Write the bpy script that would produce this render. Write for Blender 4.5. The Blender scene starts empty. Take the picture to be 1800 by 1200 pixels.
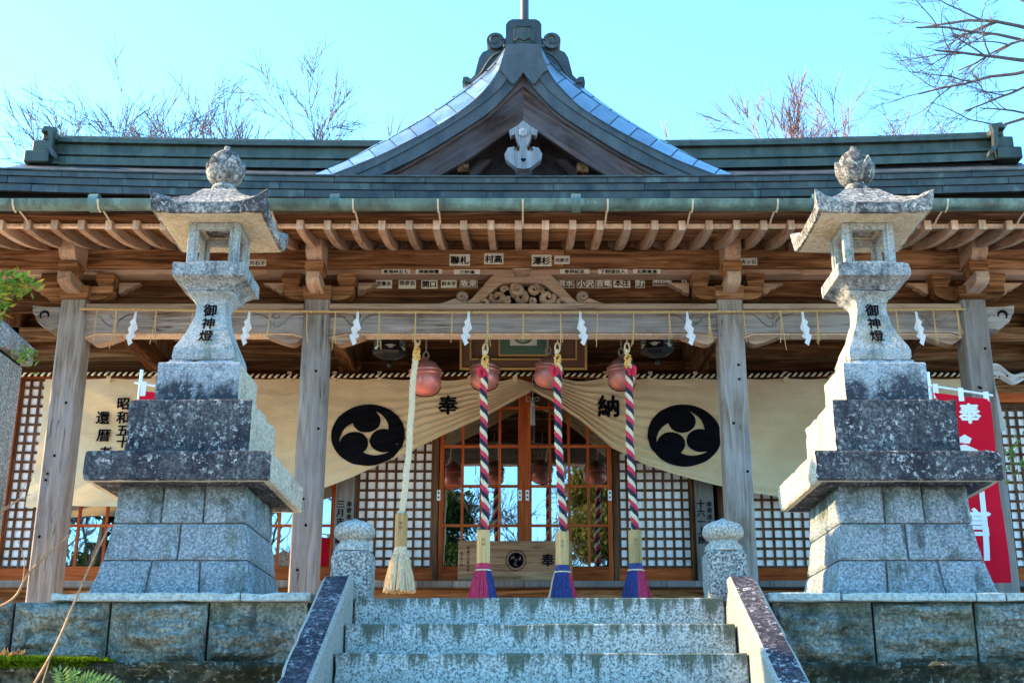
import bpy, bmesh, math, random
from mathutils import Vector, Matrix, noise
R = math.radians
PI = math.pi
S = bpy.context.scene
COL = S.collection
rnd = random.Random(11)

# ------------------------------------------------------------------ camera
F, VX, VY, CZ, PITCH = 2180.0, 920.0, 600.0, -0.763, R(17.8)
cam_d = bpy.data.cameras.new('camera')
cam = bpy.data.objects.new('camera', cam_d); COL.objects.link(cam)
cam.location = (0, 0, CZ); cam.rotation_euler = (R(90) + PITCH, 0, 0)
cam_d.sensor_width = 36; cam_d.lens = 36 * F / 1800; cam_d.shift_x = -20 / 1800
cam_d.clip_start = .05; cam_d.clip_end = 3000
S.camera = cam

# ------------------------------------------------------------------ sky and sun
SUN_AZ, SUN_EL = R(7), R(31)        # from the left, behind the line of the facade
w = bpy.data.worlds.new('World'); S.world = w; w.use_nodes = True
nt = w.node_tree; nt.nodes.clear()
sky = nt.nodes.new('ShaderNodeTexSky'); sky.sky_type = 'NISHITA'; sky.sun_disc = False
sky.sun_elevation = SUN_EL; sky.sun_rotation = -(R(90) - SUN_AZ)
sky.altitude = 200; sky.air_density = 1.0; sky.dust_density = 0.4; sky.ozone_density = 1.0
hs = nt.nodes.new('ShaderNodeMixRGB'); hs.blend_type = 'MULTIPLY'; hs.inputs[0].default_value = 1
hs.inputs[2].default_value = (0.42, 0.79, 0.95, 1)
bg = nt.nodes.new('ShaderNodeBackground'); bg.inputs[1].default_value = .15
wo = nt.nodes.new('ShaderNodeOutputWorld')
nt.links.new(sky.outputs[0], hs.inputs[1]); nt.links.new(hs.outputs[0], bg.inputs[0]); nt.links.new(bg.outputs[0], wo.inputs[0])
sun_d = bpy.data.lights.new('sun', 'SUN'); sun_d.energy = 2.9; sun_d.angle = R(.5); sun_d.color = (1, .72, .38)
sun = bpy.data.objects.new('sun', sun_d); COL.objects.link(sun)
to_sun = Vector((-math.cos(SUN_AZ) * math.cos(SUN_EL), math.sin(SUN_AZ) * math.cos(SUN_EL), math.sin(SUN_EL)))
sun.rotation_euler = to_sun.to_track_quat('Z', 'Y').to_euler(); sun.location = to_sun * 60
S.view_settings.view_transform = 'Standard'; S.view_settings.look = 'None'
S.view_settings.exposure = 2.65; S.view_settings.gamma = 1; S.view_settings.use_curve_mapping = False
S.cycles.use_denoising = True
S.cycles.max_bounces = 8

# ------------------------------------------------------------------ helpers
def A(px, py, Y):
    """world (x, z) of a photograph position on the real plane at distance Y"""
    u = (px - VX) / F; v = (VY - py) / F
    k = Y / (math.cos(PITCH) - v * math.sin(PITCH))
    return u * k, k * (math.sin(PITCH) + v * math.cos(PITCH)) + CZ

def AP(pts, Y): return [A(x, y, Y) for x, y in pts]

def lerp(a, b, t): return a + (b - a) * t

def interp(tab, x):
    if x <= tab[0][0]: return tab[0][1]
    for (x0, y0), (x1, y1) in zip(tab, tab[1:]):
        if x <= x1: return lerp(y0, y1, (x - x0) / (x1 - x0))
    return tab[-1][1]

def resample(pts, n, smooth=True):
    pts = [Vector(p) for p in pts]
    if smooth:
        q = []
        for i in range(len(pts) - 1):
            p0 = pts[max(i - 1, 0)]; p1 = pts[i]; p2 = pts[i + 1]; p3 = pts[min(i + 2, len(pts) - 1)]
            for k in range(8):
                t = k / 8
                q.append(.5 * ((2 * p1) + (p2 - p0) * t + (2 * p0 - 5 * p1 + 4 * p2 - p3) * t * t + (3 * p1 - p0 - 3 * p2 + p3) * t ** 3))
        q.append(pts[-1]); pts = q
    L = [0]
    for a, b in zip(pts, pts[1:]): L.append(L[-1] + (b - a).length)
    out = []; j = 0
    for i in range(n):
        d = L[-1] * i / (n - 1)
        while j < len(L) - 2 and L[j + 1] < d: j += 1
        out.append(pts[j].lerp(pts[j + 1], (d - L[j]) / max(L[j + 1] - L[j], 1e-9)))
    return out

class MB:
    def __init__(s): s.v = []; s.f = []; s.m = []
    def add(s, vs, fs, mi=0):
        b = len(s.v); s.v += [tuple(p) for p in vs]
        for f in fs: s.f.append([b + i for i in f]); s.m.append(mi)
        return s
    def box(s, x0, x1, y0, y1, z0, z1, mi=0, c=0):
        if c:
            V = []; idx = {}
            for ix, x in enumerate((x0, x1)):
                for iy, y in enumerate((y0, y1)):
                    for iz, z in enumerate((z0, z1)):
                        dx, dy, dz = c * (1 - 2 * ix), c * (1 - 2 * iy), c * (1 - 2 * iz)
                        for a, p in enumerate(((x, y + dy, z + dz), (x + dx, y, z + dz), (x + dx, y + dy, z))):
                            idx[ix, iy, iz, a] = len(V); V.append(p)
            Fs = []
            I = lambda *k: idx[k]
            for q in (0, 1):
                Fs += [[I(q, 0, 0, 0), I(q, 1, 0, 0), I(q, 1, 1, 0), I(q, 0, 1, 0)], [I(0, q, 0, 1), I(1, q, 0, 1), I(1, q, 1, 1), I(0, q, 1, 1)],
                       [I(0, 0, q, 2), I(1, 0, q, 2), I(1, 1, q, 2), I(0, 1, q, 2)]]
                for r in (0, 1):
                    Fs += [[I(q, r, 0, 0), I(q, r, 1, 0), I(q, r, 1, 1), I(q, r, 0, 1)], [I(q, 0, r, 0), I(q, 1, r, 0), I(q, 1, r, 2), I(q, 0, r, 2)],
                           [I(0, q, r, 1), I(1, q, r, 1), I(1, q, r, 2), I(0, q, r, 2)]]
            for a in (0, 1):
                for b in (0, 1):
                    for d in (0, 1): Fs.append([I(a, b, d, 0), I(a, b, d, 1), I(a, b, d, 2)])
            return s.add(V, Fs, mi)
        return s.add([(x, y, z) for x in (x0, x1) for y in (y0, y1) for z in (z0, z1)],
                     [[0, 1, 3, 2], [4, 6, 7, 5], [0, 4, 5, 1], [2, 3, 7, 6], [0, 2, 6, 4], [1, 5, 7, 3]], mi)
    def prism(s, poly, y0, y1, mi=0, axis='y'):
        n = len(poly)
        mk = {'y': lambda p, d: (p[0], d, p[1]), 'x': lambda p, d: (d, p[0], p[1]), 'z': lambda p, d: (p[0], p[1], d)}[axis]
        V = [mk(p, y0) for p in poly] + [mk(p, y1) for p in poly]
        return s.add(V, [list(range(n)), list(range(2 * n - 1, n - 1, -1))] + [[i, i + n, (i + 1) % n + n, (i + 1) % n] for i in range(n)], mi)
    def band(s, top, bot, y0, y1, mi=0):
        """solid strip between two polylines (x,z) of equal length, y0 front, y1 back"""
        n = len(top); V = []
        for t, b in zip(top, bot): V += [(t[0], y0, t[1]), (b[0], y0, b[1]), (t[0], y1, t[1]), (b[0], y1, b[1])]
        Fs = []
        for i in range(n - 1):
            a = 4 * i; c = a + 4
            Fs += [[a, a + 1, c + 1, c], [a + 2, c + 2, c + 3, a + 3], [a, c, c + 2, a + 2], [a + 1, a + 3, c + 3, c + 1]]
        e = 4 * (n - 1); Fs += [[0, 2, 3, 1], [e, e + 1, e + 3, e + 2]]
        return s.add(V, Fs, mi)
    def lathe(s, prof, n=20, c=(0, 0, 0), mod=None, mi=0, caps=True, ph=0):
        V = []; Fs = []
        for r, z in prof:
            for k in range(n):
                a = 2 * PI * k / n + ph; rr = r * (mod(a, z) if mod else 1)
                V.append((c[0] + rr * math.cos(a), c[1] + rr * math.sin(a), c[2] + z))
        for i in range(len(prof) - 1):
            for k in range(n): Fs.append([i * n + k, i * n + (k + 1) % n, (i + 1) * n + (k + 1) % n, (i + 1) * n + k])
        if caps: Fs += [list(range(n))[::-1], [(len(prof) - 1) * n + k for k in range(n)]]
        return s.add(V, Fs, mi)
    def tube(s, pts, rad, n=6, mi=0, caps=True, flat=1.0):
        pts = [Vector(p) for p in pts]; m = len(pts)
        if not hasattr(rad, '__len__'): rad = [rad] * m
        V = []; Fs = []; u = None
        for i in range(m):
            t = (pts[min(i + 1, m - 1)] - pts[max(i - 1, 0)])
            if t.length < 1e-9: t = Vector((0, 0, 1))
            t.normalize()
            if u is None:
                u = t.orthogonal().normalized()
            else:
                u = (u - t * u.dot(t))
                u = u.normalized() if u.length > 1e-6 else t.orthogonal().normalized()
            v = t.cross(u)
            for k in range(n):
                a = 2 * PI * k / n
                V.append(pts[i] + (u * math.cos(a) + v * math.sin(a) * flat) * rad[i])
        for i in range(m - 1):
            for k in range(n): Fs.append([i * n + k, i * n + (k + 1) % n, (i + 1) * n + (k + 1) % n, (i + 1) * n + k])
        if caps: Fs += [list(range(n))[::-1], [(m - 1) * n + k for k in range(n)]]
        return s.add(V, Fs, mi)
    def sq(s, prof, n=1, p=3.0, mi=0, c=(0, 0, 0), round_=0.0, ys=1.0):
        """square loft: prof of (half width, z, corner lift)"""
        V = []; Fs = []; k = 4 * n
        for row in prof:
            h, z = row[0], row[1]; l = row[2] if len(row) > 2 else 0
            for sd in range(4):
                for j in range(n):
                    t = -1 + 2 * j / n; d = abs(t) ** p
                    q = h * (1 + (row[3] if len(row) > 3 else 0) * d)
                    x, y = (t * q, -q)
                    for _ in range(sd): x, y = -y, x
                    V.append((c[0] + x, c[1] + y * ys, c[2] + z + l * d))
        for i in range(len(prof) - 1):
            for j in range(k): Fs.append([i * k + j, i * k + (j + 1) % k, (i + 1) * k + (j + 1) % k, (i + 1) * k + j])
        Fs += [list(range(k))[::-1], [(len(prof) - 1) * k + j for j in range(k)]]
        return s.add(V, Fs, mi)
    def grid(s, fn, nu, nv, mi=0):
        V = [fn(i / nu, j / nv) for j in range(nv + 1) for i in range(nu + 1)]
        return s.add(V, [[j * (nu + 1) + i, j * (nu + 1) + i + 1, (j + 1) * (nu + 1) + i + 1, (j + 1) * (nu + 1) + i] for j in range(nv) for i in range(nu)], mi)
    def text(s, body, x, z, y, size, mi=0, vert=False, bold=.012, depth=.002, fn=None, sx=1.0):
        V, Fs = glyphs(body, vert, bold)
        if fn: V, Fs = finer(V, Fs, .06)
        # brush weight: the glyph laid five times, each a hair in front of the last
        for k, (da, db) in enumerate(((0, 0), (bold, 0), (-bold, 0), (0, bold * .8), (0, -bold * .8)) if bold > .004 else ((0, 0),)):
            P = []
            for a, b in V:
                X, Z = x + (a + da) * size * sx, z + (b + db) * size
                P.append((X, (fn(X, Z) if fn else y) - .0003 * k, Z))
            s.add(P, Fs, mi)
        return s
    def mesh(s, name, mats, smooth=None, recalc=True):
        me = bpy.data.meshes.new(name); me.from_pydata(s.v, [], s.f)
        for m in (mats if isinstance(mats, (list, tuple)) else [mats]): me.materials.append(M[m] if isinstance(m, str) else m)
        me.polygons.foreach_set('material_index', s.m)
        if recalc:
            bm = bmesh.new(); bm.from_mesh(me); bmesh.ops.recalc_face_normals(bm, faces=bm.faces); bm.to_mesh(me); bm.free()
        if smooth is not None:
            me.polygons.foreach_set('use_smooth', [True] * len(me.polygons))
            if smooth < 180: me.set_sharp_from_angle(angle=R(smooth))
        me.update(); return me
    def build(s, name, mats, parent=None, smooth=None, recalc=True, loc=None, rot=None):
        me = s.mesh(name, mats, smooth, recalc)
        return put(me, name, parent, loc, rot)

def wloc(o):
    l = Vector((0, 0, 0))
    while o is not None: l += o.location; o = o.parent
    return l

def put(me, name, parent=None, loc=None, rot=None, scale=None):
    """link a mesh object; loc None = the mesh is in world coordinates; otherwise loc is local to the parent"""
    o = bpy.data.objects.new(name, me); COL.objects.link(o); o.parent = parent
    if loc is None: o.location = -wloc(parent) if parent else (0, 0, 0)
    else: o.location = loc
    if rot: o.rotation_euler = rot
    if scale: o.scale = scale
    return o

def putw(me, name, parent, wl, rot=None, scale=None):
    return put(me, name, parent, Vector(wl) - wloc(parent), rot, scale)

def tag(o, label, cat, group=None):
    o['label'] = label; o['category'] = cat
    if group: o['group'] = group
    return o

def thing(name, label, cat, loc=(0, 0, 0), group=None):
    o = bpy.data.objects.new(name, None); COL.objects.link(o); o.location = loc; o.empty_display_size = .1
    return tag(o, label, cat, group)

def struct(o): o['kind'] = 'structure'; return o
def stuff(o): o['kind'] = 'stuff'; return o

def copy_tree(o, parent=None, loc=None):
    c = o.copy(); COL.objects.link(c); c.parent = parent
    if loc is not None: c.location = loc
    for ch in list(o.children): copy_tree(ch, c)
    return c

_gl = {}
def glyphs(body, vert=False, bold=0):
    key = (body, vert)
    if key in _gl: return _gl[key]
    V = []; Fs = []
    chars = list(body) if vert else [body]
    for i, ch in enumerate(chars):
        if ch == ' ': continue
        c = bpy.data.curves.new('glyph', 'FONT'); c.body = ch; c.resolution_u = 2
        o = bpy.data.objects.new('glyph', c); COL.objects.link(o)
        bpy.context.view_layer.update()
        me = bpy.data.meshes.new_from_object(o.evaluated_get(bpy.context.evaluated_depsgraph_get()))
        xs = [v.co.x for v in me.vertices]
        w0 = max(len(ch), 1)
        b = len(V)
        for v in me.vertices: V.append((v.co.x - w0 * .5, v.co.y - .38 - (i * 1.06 if vert else 0)))
        for p in me.polygons: Fs.append([b + k for k in p.vertices])
        bpy.data.objects.remove(o); bpy.data.curves.remove(c); bpy.data.meshes.remove(me)
    if vert:
        off = (len(chars) - 1) * 1.06 / 2; V = [(a, b + off) for a, b in V]
    _gl[key] = (V, Fs); return V, Fs

def finer(V, Fs, step):
    bm = bmesh.new(); vs = [bm.verts.new((a, b, 0)) for a, b in V]
    for f in Fs:
        try: bm.faces.new([vs[i] for i in f])
        except ValueError: pass
    for ax in (0, 1):
        c = [v.co[ax] for v in bm.verts]; k = math.floor(min(c) / step) + 1
        while k * step < max(c):
            co = [0, 0, 0]; co[ax] = k * step; no = [0, 0, 0]; no[ax] = 1
            bmesh.ops.bisect_plane(bm, geom=bm.verts[:] + bm.edges[:] + bm.faces[:], plane_co=co, plane_no=no); k += 1
    bm.verts.index_update()
    r = [(v.co.x, v.co.y) for v in bm.verts], [[v.index for v in f.verts] for f in bm.faces]
    bm.free(); return r

def roughen(me, cell=.05, amp=.004, freq=9.0, seed=0.0, chip=.012):
    """cut a stone into small faces and wear it: slight waviness and chipped arrises"""
    bm = bmesh.new(); bm.from_mesh(me)
    for _ in range(5):
        long_ = [e for e in bm.edges if e.calc_length() > cell * 1.5]
        if not long_: break
        bmesh.ops.subdivide_edges(bm, edges=long_, cuts=1, use_grid_fill=True)
    bm.normal_update()
    sharp = {v: max([e.calc_face_angle(0) for e in v.link_edges if len(e.link_faces) == 2] or [0]) for v in bm.verts}
    for v in bm.verts:
        q = v.co * freq + Vector((seed, seed * 2.1, 0))
        d = noise.fractal(q, .8, 2.0, 3) * amp
        if sharp[v] > .35:
            c = noise.noise(v.co * freq * 1.9 + Vector((seed * 3, 0, 7)))
            if c > .12: d -= (c - .12) * chip * 2.2
        v.co += v.normal * d
    bm.to_mesh(me); bm.free(); me.update()
    return me

# ------------------------------------------------------------------ materials
M = {}
class NB:
    def __init__(s, name):
        s.mat = bpy.data.materials.new(name); s.mat.use_nodes = True; s.t = s.mat.node_tree; s.t.nodes.clear(); M[name] = s.mat
        s.out = s.n('ShaderNodeOutputMaterial')
    def n(s, typ, props=None, **ins):
        x = s.t.nodes.new(typ)
        for k, v in (props or {}).items(): setattr(x, k, v)
        for k, v in ins.items():
            sock = x.inputs[int(k[1:])] if k[0] == 'i' and k[1:].isdigit() else x.inputs[k]
            if isinstance(v, bpy.types.NodeSocket): s.t.links.new(v, sock)
            else:
                if isinstance(v, (tuple, list)) and len(v) == 3 and sock.type == 'RGBA': v = (*v, 1)
                sock.default_value = v
        return x
    def pos(s, scale=(1, 1, 1), rand=3.0, local=False, tilt=0):
        if local: src = s.n('ShaderNodeTexCoord').outputs['Object']
        else: src = s.n('ShaderNodeNewGeometry').outputs['Position']
        if tilt:
            src = s.n('ShaderNodeVectorMath', {'operation': 'ABSOLUTE'}, i0=src).outputs[0]
            src = s.n('ShaderNodeMapping', None, Vector=src, Rotation=(0, tilt, 0)).outputs[0]
        if rand:
            r = s.n('ShaderNodeObjectInfo').outputs['Random']
            o = s.n('ShaderNodeVectorMath', {'operation': 'SCALE'}, i0=(rand, rand * 1.7, rand * .6)); s.t.links.new(r, o.inputs['Scale'])
            src = s.n('ShaderNodeVectorMath', {'operation': 'ADD'}, i0=src, i1=o.outputs[0]).outputs[0]
        return s.n('ShaderNodeMapping', None, Vector=src, Scale=scale).outputs[0]
    def noise(s, vec, scale, detail=4, rough=.55, dist=0):
        return s.n('ShaderNodeTexNoise', None, Vector=vec, Scale=scale, Detail=detail, Roughness=rough, Distortion=dist).outputs[0]
    def ramp(s, fac, stops, interp='LINEAR'):
        x = s.n('ShaderNodeValToRGB', None, Fac=fac); x.color_ramp.interpolation = interp
        e = x.color_ramp.elements
        while len(e) < len(stops): e.new(.5)
        for i, (p, c) in enumerate(stops):
            e[i].position = p; e[i].color = (*c, 1) if len(c) == 3 else c
        return x.outputs[0]
    def g(s, fac, a, b): return s.ramp(fac, [(a, (0, 0, 0)), (b, (1, 1, 1))])
    def mix(s, fac, a, b, mode='MIX'):
        x = s.n('ShaderNodeMixRGB', {'blend_type': mode}, i0=fac, i1=a, i2=b); return x.outputs[0]
    def math(s, op, a, b=0.0): return s.n('ShaderNodeMath', {'operation': op}, i0=a, i1=b).outputs[0]
    def bump(s, h, strength=.3, dist=.01, normal=None):
        x = s.n('ShaderNodeBump', None, Height=h, Strength=strength, Distance=dist)
        if normal is not None: s.t.links.new(normal, x.inputs['Normal'])
        return x.outputs[0]
    def fin(s, color, rough=.7, metal=0.0, normal=None, spec=.5, **kw):
        b = s.n('ShaderNodeBsdfPrincipled', None, **{'Base Color': color, 'Roughness': rough, 'Metallic': metal, 'Specular IOR Level': spec, **kw})
        if normal is not None: s.t.links.new(normal, b.inputs['Normal'])
        s.t.links.new(b.outputs[0], s.out.inputs[0]); return s.mat

def plain(name, col, rough=.6, metal=0.0, var=.15, scale=40, bump=.15, spec=.4):
    b = NB(name); p = b.pos()
    n = b.noise(p, scale, 5)
    c = b.ramp(n, [(.25, tuple(x * (1 - var) for x in col)), (.75, tuple(min(x * (1 + var), 1) for x in col))])
    return b.fin(c, rough, metal, b.bump(n, bump, .004), spec)

def wood(name, dark, mid, light, axis, grey=None, rough=.78, tilt=0):
    b = NB(name)
    sc = {'x': (1.2, 16, 16), 'y': (16, 1.2, 16), 'z': (16, 16, 1.2)}[axis]
    sf = {'x': (3, 90, 90), 'y': (90, 3, 90), 'z': (90, 90, 3)}[axis]
    p = b.pos(sc, 5, tilt=tilt); q = b.pos(sf, 9, tilt=tilt)
    n1 = b.noise(p, 1.0, 6, .6, 1.2); n2 = b.noise(q, 1.0, 4, .6)
    col = b.ramp(n1, [(.28, dark), (.5, mid), (.72, light)])
    col = b.mix(.55, col, b.ramp(n2, [(.3, (.45, .42, .4)), (.62, (1, 1, 1))]), 'MULTIPLY')
    big = b.noise(b.pos((1, 1, 1), 7), 2.3, 4, .6)
    if grey: col = b.mix(b.math('MULTIPLY', b.g(big, .35, .65), .75), col, b.mix(n2, tuple(x * .72 for x in grey), grey))
    else: col = b.mix(.35, col, b.ramp(big, [(.3, (.62, .6, .58)), (.7, (1.1, 1.08, 1.05))]), 'MULTIPLY')
    r = b.n('ShaderNodeObjectInfo').outputs['Random']
    v = b.math('ADD', b.math('MULTIPLY', r, .5), .72)
    col = b.mix(1, col, b.n('ShaderNodeCombineColor', None, Red=v, Green=v, Blue=v).outputs[0], 'MULTIPLY')
    sk = {'x': (.8, 26, 26), 'y': (26, .8, 26), 'z': (26, 26, .8)}[axis]
    ck = b.noise(b.pos(sk, 11, tilt=tilt), 1.0, 3, .5, .3)
    crack = b.ramp(ck, [(.485, (0, 0, 0)), (.5, (1, 1, 1)), (.515, (0, 0, 0))])
    gate = b.g(b.noise(b.pos((2, 2, 2), 4), 1.5, 2), .48, .62)
    crack = b.math('MULTIPLY', crack, gate)
    col = b.mix(b.math('MULTIPLY', crack, .8), col, tuple(x * .3 for x in dark))
    h = b.math('SUBTRACT', b.math('ADD', n1, b.math('MULTIPLY', n2, .7)), b.math('MULTIPLY', crack, 1.5))
    return b.fin(col, rough, 0, b.bump(h, .6, .008), .06)

def granite(name, dark, mid, light, stain=(.03, .035, .04), st=(.55, .72), lichen=None, rough=.85, speck=95, streak=0.0, green=None, zd=None, bd=.008, black=None):
    b = NB(name); p = b.pos((1, 1, 1), 4)
    n = b.noise(p, speck, 3, .7)
    col = b.ramp(n, [(.34, dark), (.5, mid), (.64, light)])
    bl = b.noise(p, 3.2, 6, .68, .4); md = b.noise(p, 17, 5, .7)
    bl2 = b.math('ADD', b.math('MULTIPLY', bl, .62), b.math('MULTIPLY', md, .38))
    if streak:
        sv = b.noise(b.pos((9, 9, .9), 4), 1.0, 5, .65)
        bl2 = b.math('ADD', b.math('MULTIPLY', bl2, 1 - streak), b.math('MULTIPLY', sv, streak))
    if zd:
        lz = b.n('ShaderNodeSeparateXYZ', None, Vector=b.n('ShaderNodeTexCoord').outputs['Object']).outputs[2]
        bl2 = b.math('ADD', bl2, b.math('MULTIPLY', b.n('ShaderNodeMapRange', None, Value=lz, i1=zd[0], i2=zd[1], i3=1.0, i4=0.0).outputs[0], zd[2]))
    col = b.mix(b.g(bl2, *st), col, b.mix(n, stain, tuple(min(1, x * 2.2 + .01) for x in stain)))
    if green:
        gn = b.noise(b.pos((1, 1, .8), 8), 4.5, 6, .7)
        col = b.mix(b.math('MULTIPLY', b.g(gn, .54, .72), .7), col, green)
    if lichen:
        ln = b.noise(b.pos((1, 1, 1), 6), 34, 5, .75); lm = b.noise(p, 6, 3)
        col = b.mix(b.math('MULTIPLY', b.g(ln, .55, .61), b.g(lm, .38, .6)), col, lichen)
    if black:   # rain streaks of black algae
        bs = b.noise(b.pos((13, 13, 1.1), 12), 1.0, 6, .7); bm_ = b.noise(b.pos((1, 1, 1), 2), 2.6, 3)
        f_ = b.math('ADD', b.math('MULTIPLY', bs, .6), b.math('MULTIPLY', bm_, .4))
        col = b.mix(b.math('MULTIPLY', b.g(f_, black, black + .10), .8), col, b.mix(n, (.018, .02, .022), (.07, .075, .075)))
    h = b.math('ADD', b.math('MULTIPLY', n, .5), md)
    return b.fin(col, rough, 0, b.bump(h, .7, bd), .08)
for ax in 'xyz':
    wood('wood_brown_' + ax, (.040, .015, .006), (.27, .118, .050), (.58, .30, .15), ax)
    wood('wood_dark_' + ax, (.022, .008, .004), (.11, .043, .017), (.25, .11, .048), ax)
    wood('wood_grey_' + ax, (.08, .055, .040), (.26, .19, .145), (.48, .375, .30), ax, grey=(.335, .29, .275))
    wood('wood_mid_' + ax, (.15, .075, .042), (.42, .235, .14), (.62, .39, .255), ax, grey=(.46, .33, .25))
    wood('wood_red_' + ax, (.30, .048, .012), (.50, .10, .024), (.62, .15, .045), ax, rough=.5)
wood('wood_cut', (.64, .42, .28), (.82, .58, .41), (.90, .70, .52), 'z')
wood('wood_pale', (.52, .29, .10), (.74, .46, .19), (.82, .58, .30), 'z', rough=.5)
wood('wood_box', (.20, .105, .055), (.36, .21, .115), (.48, .30, .17), 'x', rough=.6)
wood('wood_gegyo', (.16, .145, .145), (.32, .30, .305), (.45, .42, .43), 'z', grey=(.36, .355, .385))
wood('wood_barge', (.018, .010, .009), (.06, .033, .027), (.17, .10, .085), 'x', grey=(.12, .10, .105), tilt=R(-36))
wood('wood_lattice', (.06, .026, .014), (.14, .065, .035), (.21, .105, .06), 'z')
wood('wood_sign', (.08, .063, .055), (.16, .13, .115), (.24, .20, .175), 'z', grey=(.20, .19, .185))

granite('granite_step', (0.151, 0.150, 0.135), (0.389, 0.385, 0.344), (0.594, 0.570, 0.512), stain=(0.049, 0.055, 0.037), st=(.60, .78))
granite('granite_cheek', (0.024, 0.022, 0.030), (0.065, 0.060, 0.073), (0.194, 0.180, 0.186), stain=(0.013, 0.012, 0.017), st=(.40, .56), speck=55, lichen=(0.486, 0.460, 0.446))
granite('granite_clean', (0.140, 0.135, 0.121), (0.324, 0.310, 0.274), (0.497, 0.470, 0.419), stain=(0.065, 0.065, 0.051), st=(.50, .62), speck=75, streak=.2)
granite('granite_newel', (0.038, 0.040, 0.042), (0.194, 0.200, 0.191), (0.454, 0.440, 0.409), stain=(0.065, 0.065, 0.065), st=(.62, .8), speck=75)
granite('granite_dark', (0.030, 0.030, 0.033), (0.081, 0.080, 0.082), (0.162, 0.160, 0.158), stain=(0.013, 0.012, 0.016), st=(.42, .56), lichen=(0.432, 0.420, 0.400), streak=.3, speck=60)
granite('granite_block', (.09, .105, .115), (.21, .235, .25), (.36, .385, .395), stain=(.04, .046, .04), st=(.52, .64), speck=70, streak=.25, zd=(.66, .50, .12), bd=.02, black=.535, green=(.10, .13, .075))
granite('granite_mid', (0.119, 0.120, 0.116), (0.270, 0.265, 0.251), (0.432, 0.415, 0.391), stain=(0.032, 0.032, 0.033), st=(.49, .60), black=.53, bd=.012, streak=.35, speck=80)
granite('granite_shaft', (0.140, 0.150, 0.149), (0.313, 0.320, 0.312), (0.475, 0.460, 0.437), stain=(0.059, 0.068, 0.039), st=(.49, .64), speck=120, streak=.25, black=.535)
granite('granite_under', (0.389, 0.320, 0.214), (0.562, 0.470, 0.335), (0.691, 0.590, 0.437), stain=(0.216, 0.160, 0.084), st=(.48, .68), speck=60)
granite('granite_roof', (0.065, 0.060, 0.056), (0.216, 0.200, 0.181), (0.432, 0.395, 0.353), stain=(0.030, 0.028, 0.030), st=(.46, .57), bd=.014, lichen=(0.540, 0.500, 0.437), speck=50)
granite('granite_monument', (0.065, 0.065, 0.065), (0.184, 0.180, 0.167), (0.346, 0.330, 0.302), stain=(0.049, 0.048, 0.047), st=(.5, .68), speck=60, streak=.3, black=.55)
granite('stone_rock', (.09, .10, .085), (.20, .215, .185), (.32, .335, .29), stain=(.03, .036, .026), st=(.46, .60), speck=55, streak=.35, bd=.03, black=.52, green=(.075, .10, .05))
granite('stone_coping', (.20, .235, .22), (.32, .365, .345), (.42, .46, .44), stain=(.10, .12, .10), st=(.54, .74), speck=45)
granite('stone_wet', (.012, .015, .012), (.045, .05, .038), (.12, .125, .10), stain=(.01, .013, .008), st=(.40, .54), speck=20, lichen=(.22, .23, .19), green=(.035, .055, .012))
granite('soil', (.05, .04, .03), (.10, .085, .06), (.16, .135, .10), stain=(.04, .045, .025), st=(.5, .65), speck=12)
granite('gravel', (.32, .28, .23), (.50, .45, .38), (.62, .57, .49), stain=(.22, .19, .15), st=(.55, .75), speck=30)

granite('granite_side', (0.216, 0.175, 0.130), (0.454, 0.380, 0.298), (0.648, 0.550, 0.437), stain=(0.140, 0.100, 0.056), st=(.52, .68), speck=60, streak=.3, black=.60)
granite('granite_upper', (.13, .145, .155), (.27, .29, .30), (.40, .42, .43), stain=(.022, .024, .03), st=(.54, .64), streak=.3, speck=80, black=.535, zd=(1.20, 1.42, .20), lichen=(.40, .42, .43))
granite('granite_rail', (0.162, 0.150, 0.130), (0.281, 0.265, 0.233), (0.389, 0.365, 0.321), stain=(0.086, 0.085, 0.065), st=(.54, .72), speck=100, streak=.3)
def riser_mat():
    b = NB('granite_riser'); p = b.pos((1, 1, 1), 4)
    n = b.noise(p, 85, 3, .7)
    col = b.ramp(n, [(.36, (.08, .09, .085)), (.47, (.28, .30, .285)), (.60, (.50, .52, .50))])
    # dark run-off stains that start at the nosing of each step
    lz = b.n('ShaderNodeSeparateXYZ', None, Vector=b.n('ShaderNodeTexCoord').outputs['Object']).outputs[2]
    depth = b.n('ShaderNodeMapRange', None, Value=lz, i1=0.0, i2=-.17, i3=1.0, i4=0.0).outputs[0]
    s1 = b.noise(b.pos((11, 1, .7), 9), 1.0, 6, .72)
    s2 = b.noise(b.pos((60, 60, 30), 9), 1.0, 3, .7)
    st = b.math('ADD', b.math('ADD', b.math('MULTIPLY', s1, .95), b.math('MULTIPLY', s2, .22)), b.math('MULTIPLY', depth, .26))
    col = b.mix(b.math('MULTIPLY', b.g(st, .74, .84), .92), col, b.mix(s2, (.03, .04, .025), (.10, .12, .08)))
    ed = b.n('ShaderNodeSeparateXYZ', None, Vector=b.n('ShaderNodeTexCoord').outputs['Object']).outputs[0]
    e2 = b.math('ADD', b.math('ABSOLUTE', ed), b.math('MULTIPLY', s1, .25))
    col = b.mix(b.math('MULTIPLY', b.g(e2, .9995, 1.0), 0.0), col, (.06, .09, .05))
    return b.fin(col, .85, 0, b.bump(n, .4, .004), .3)
riser_mat()

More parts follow.
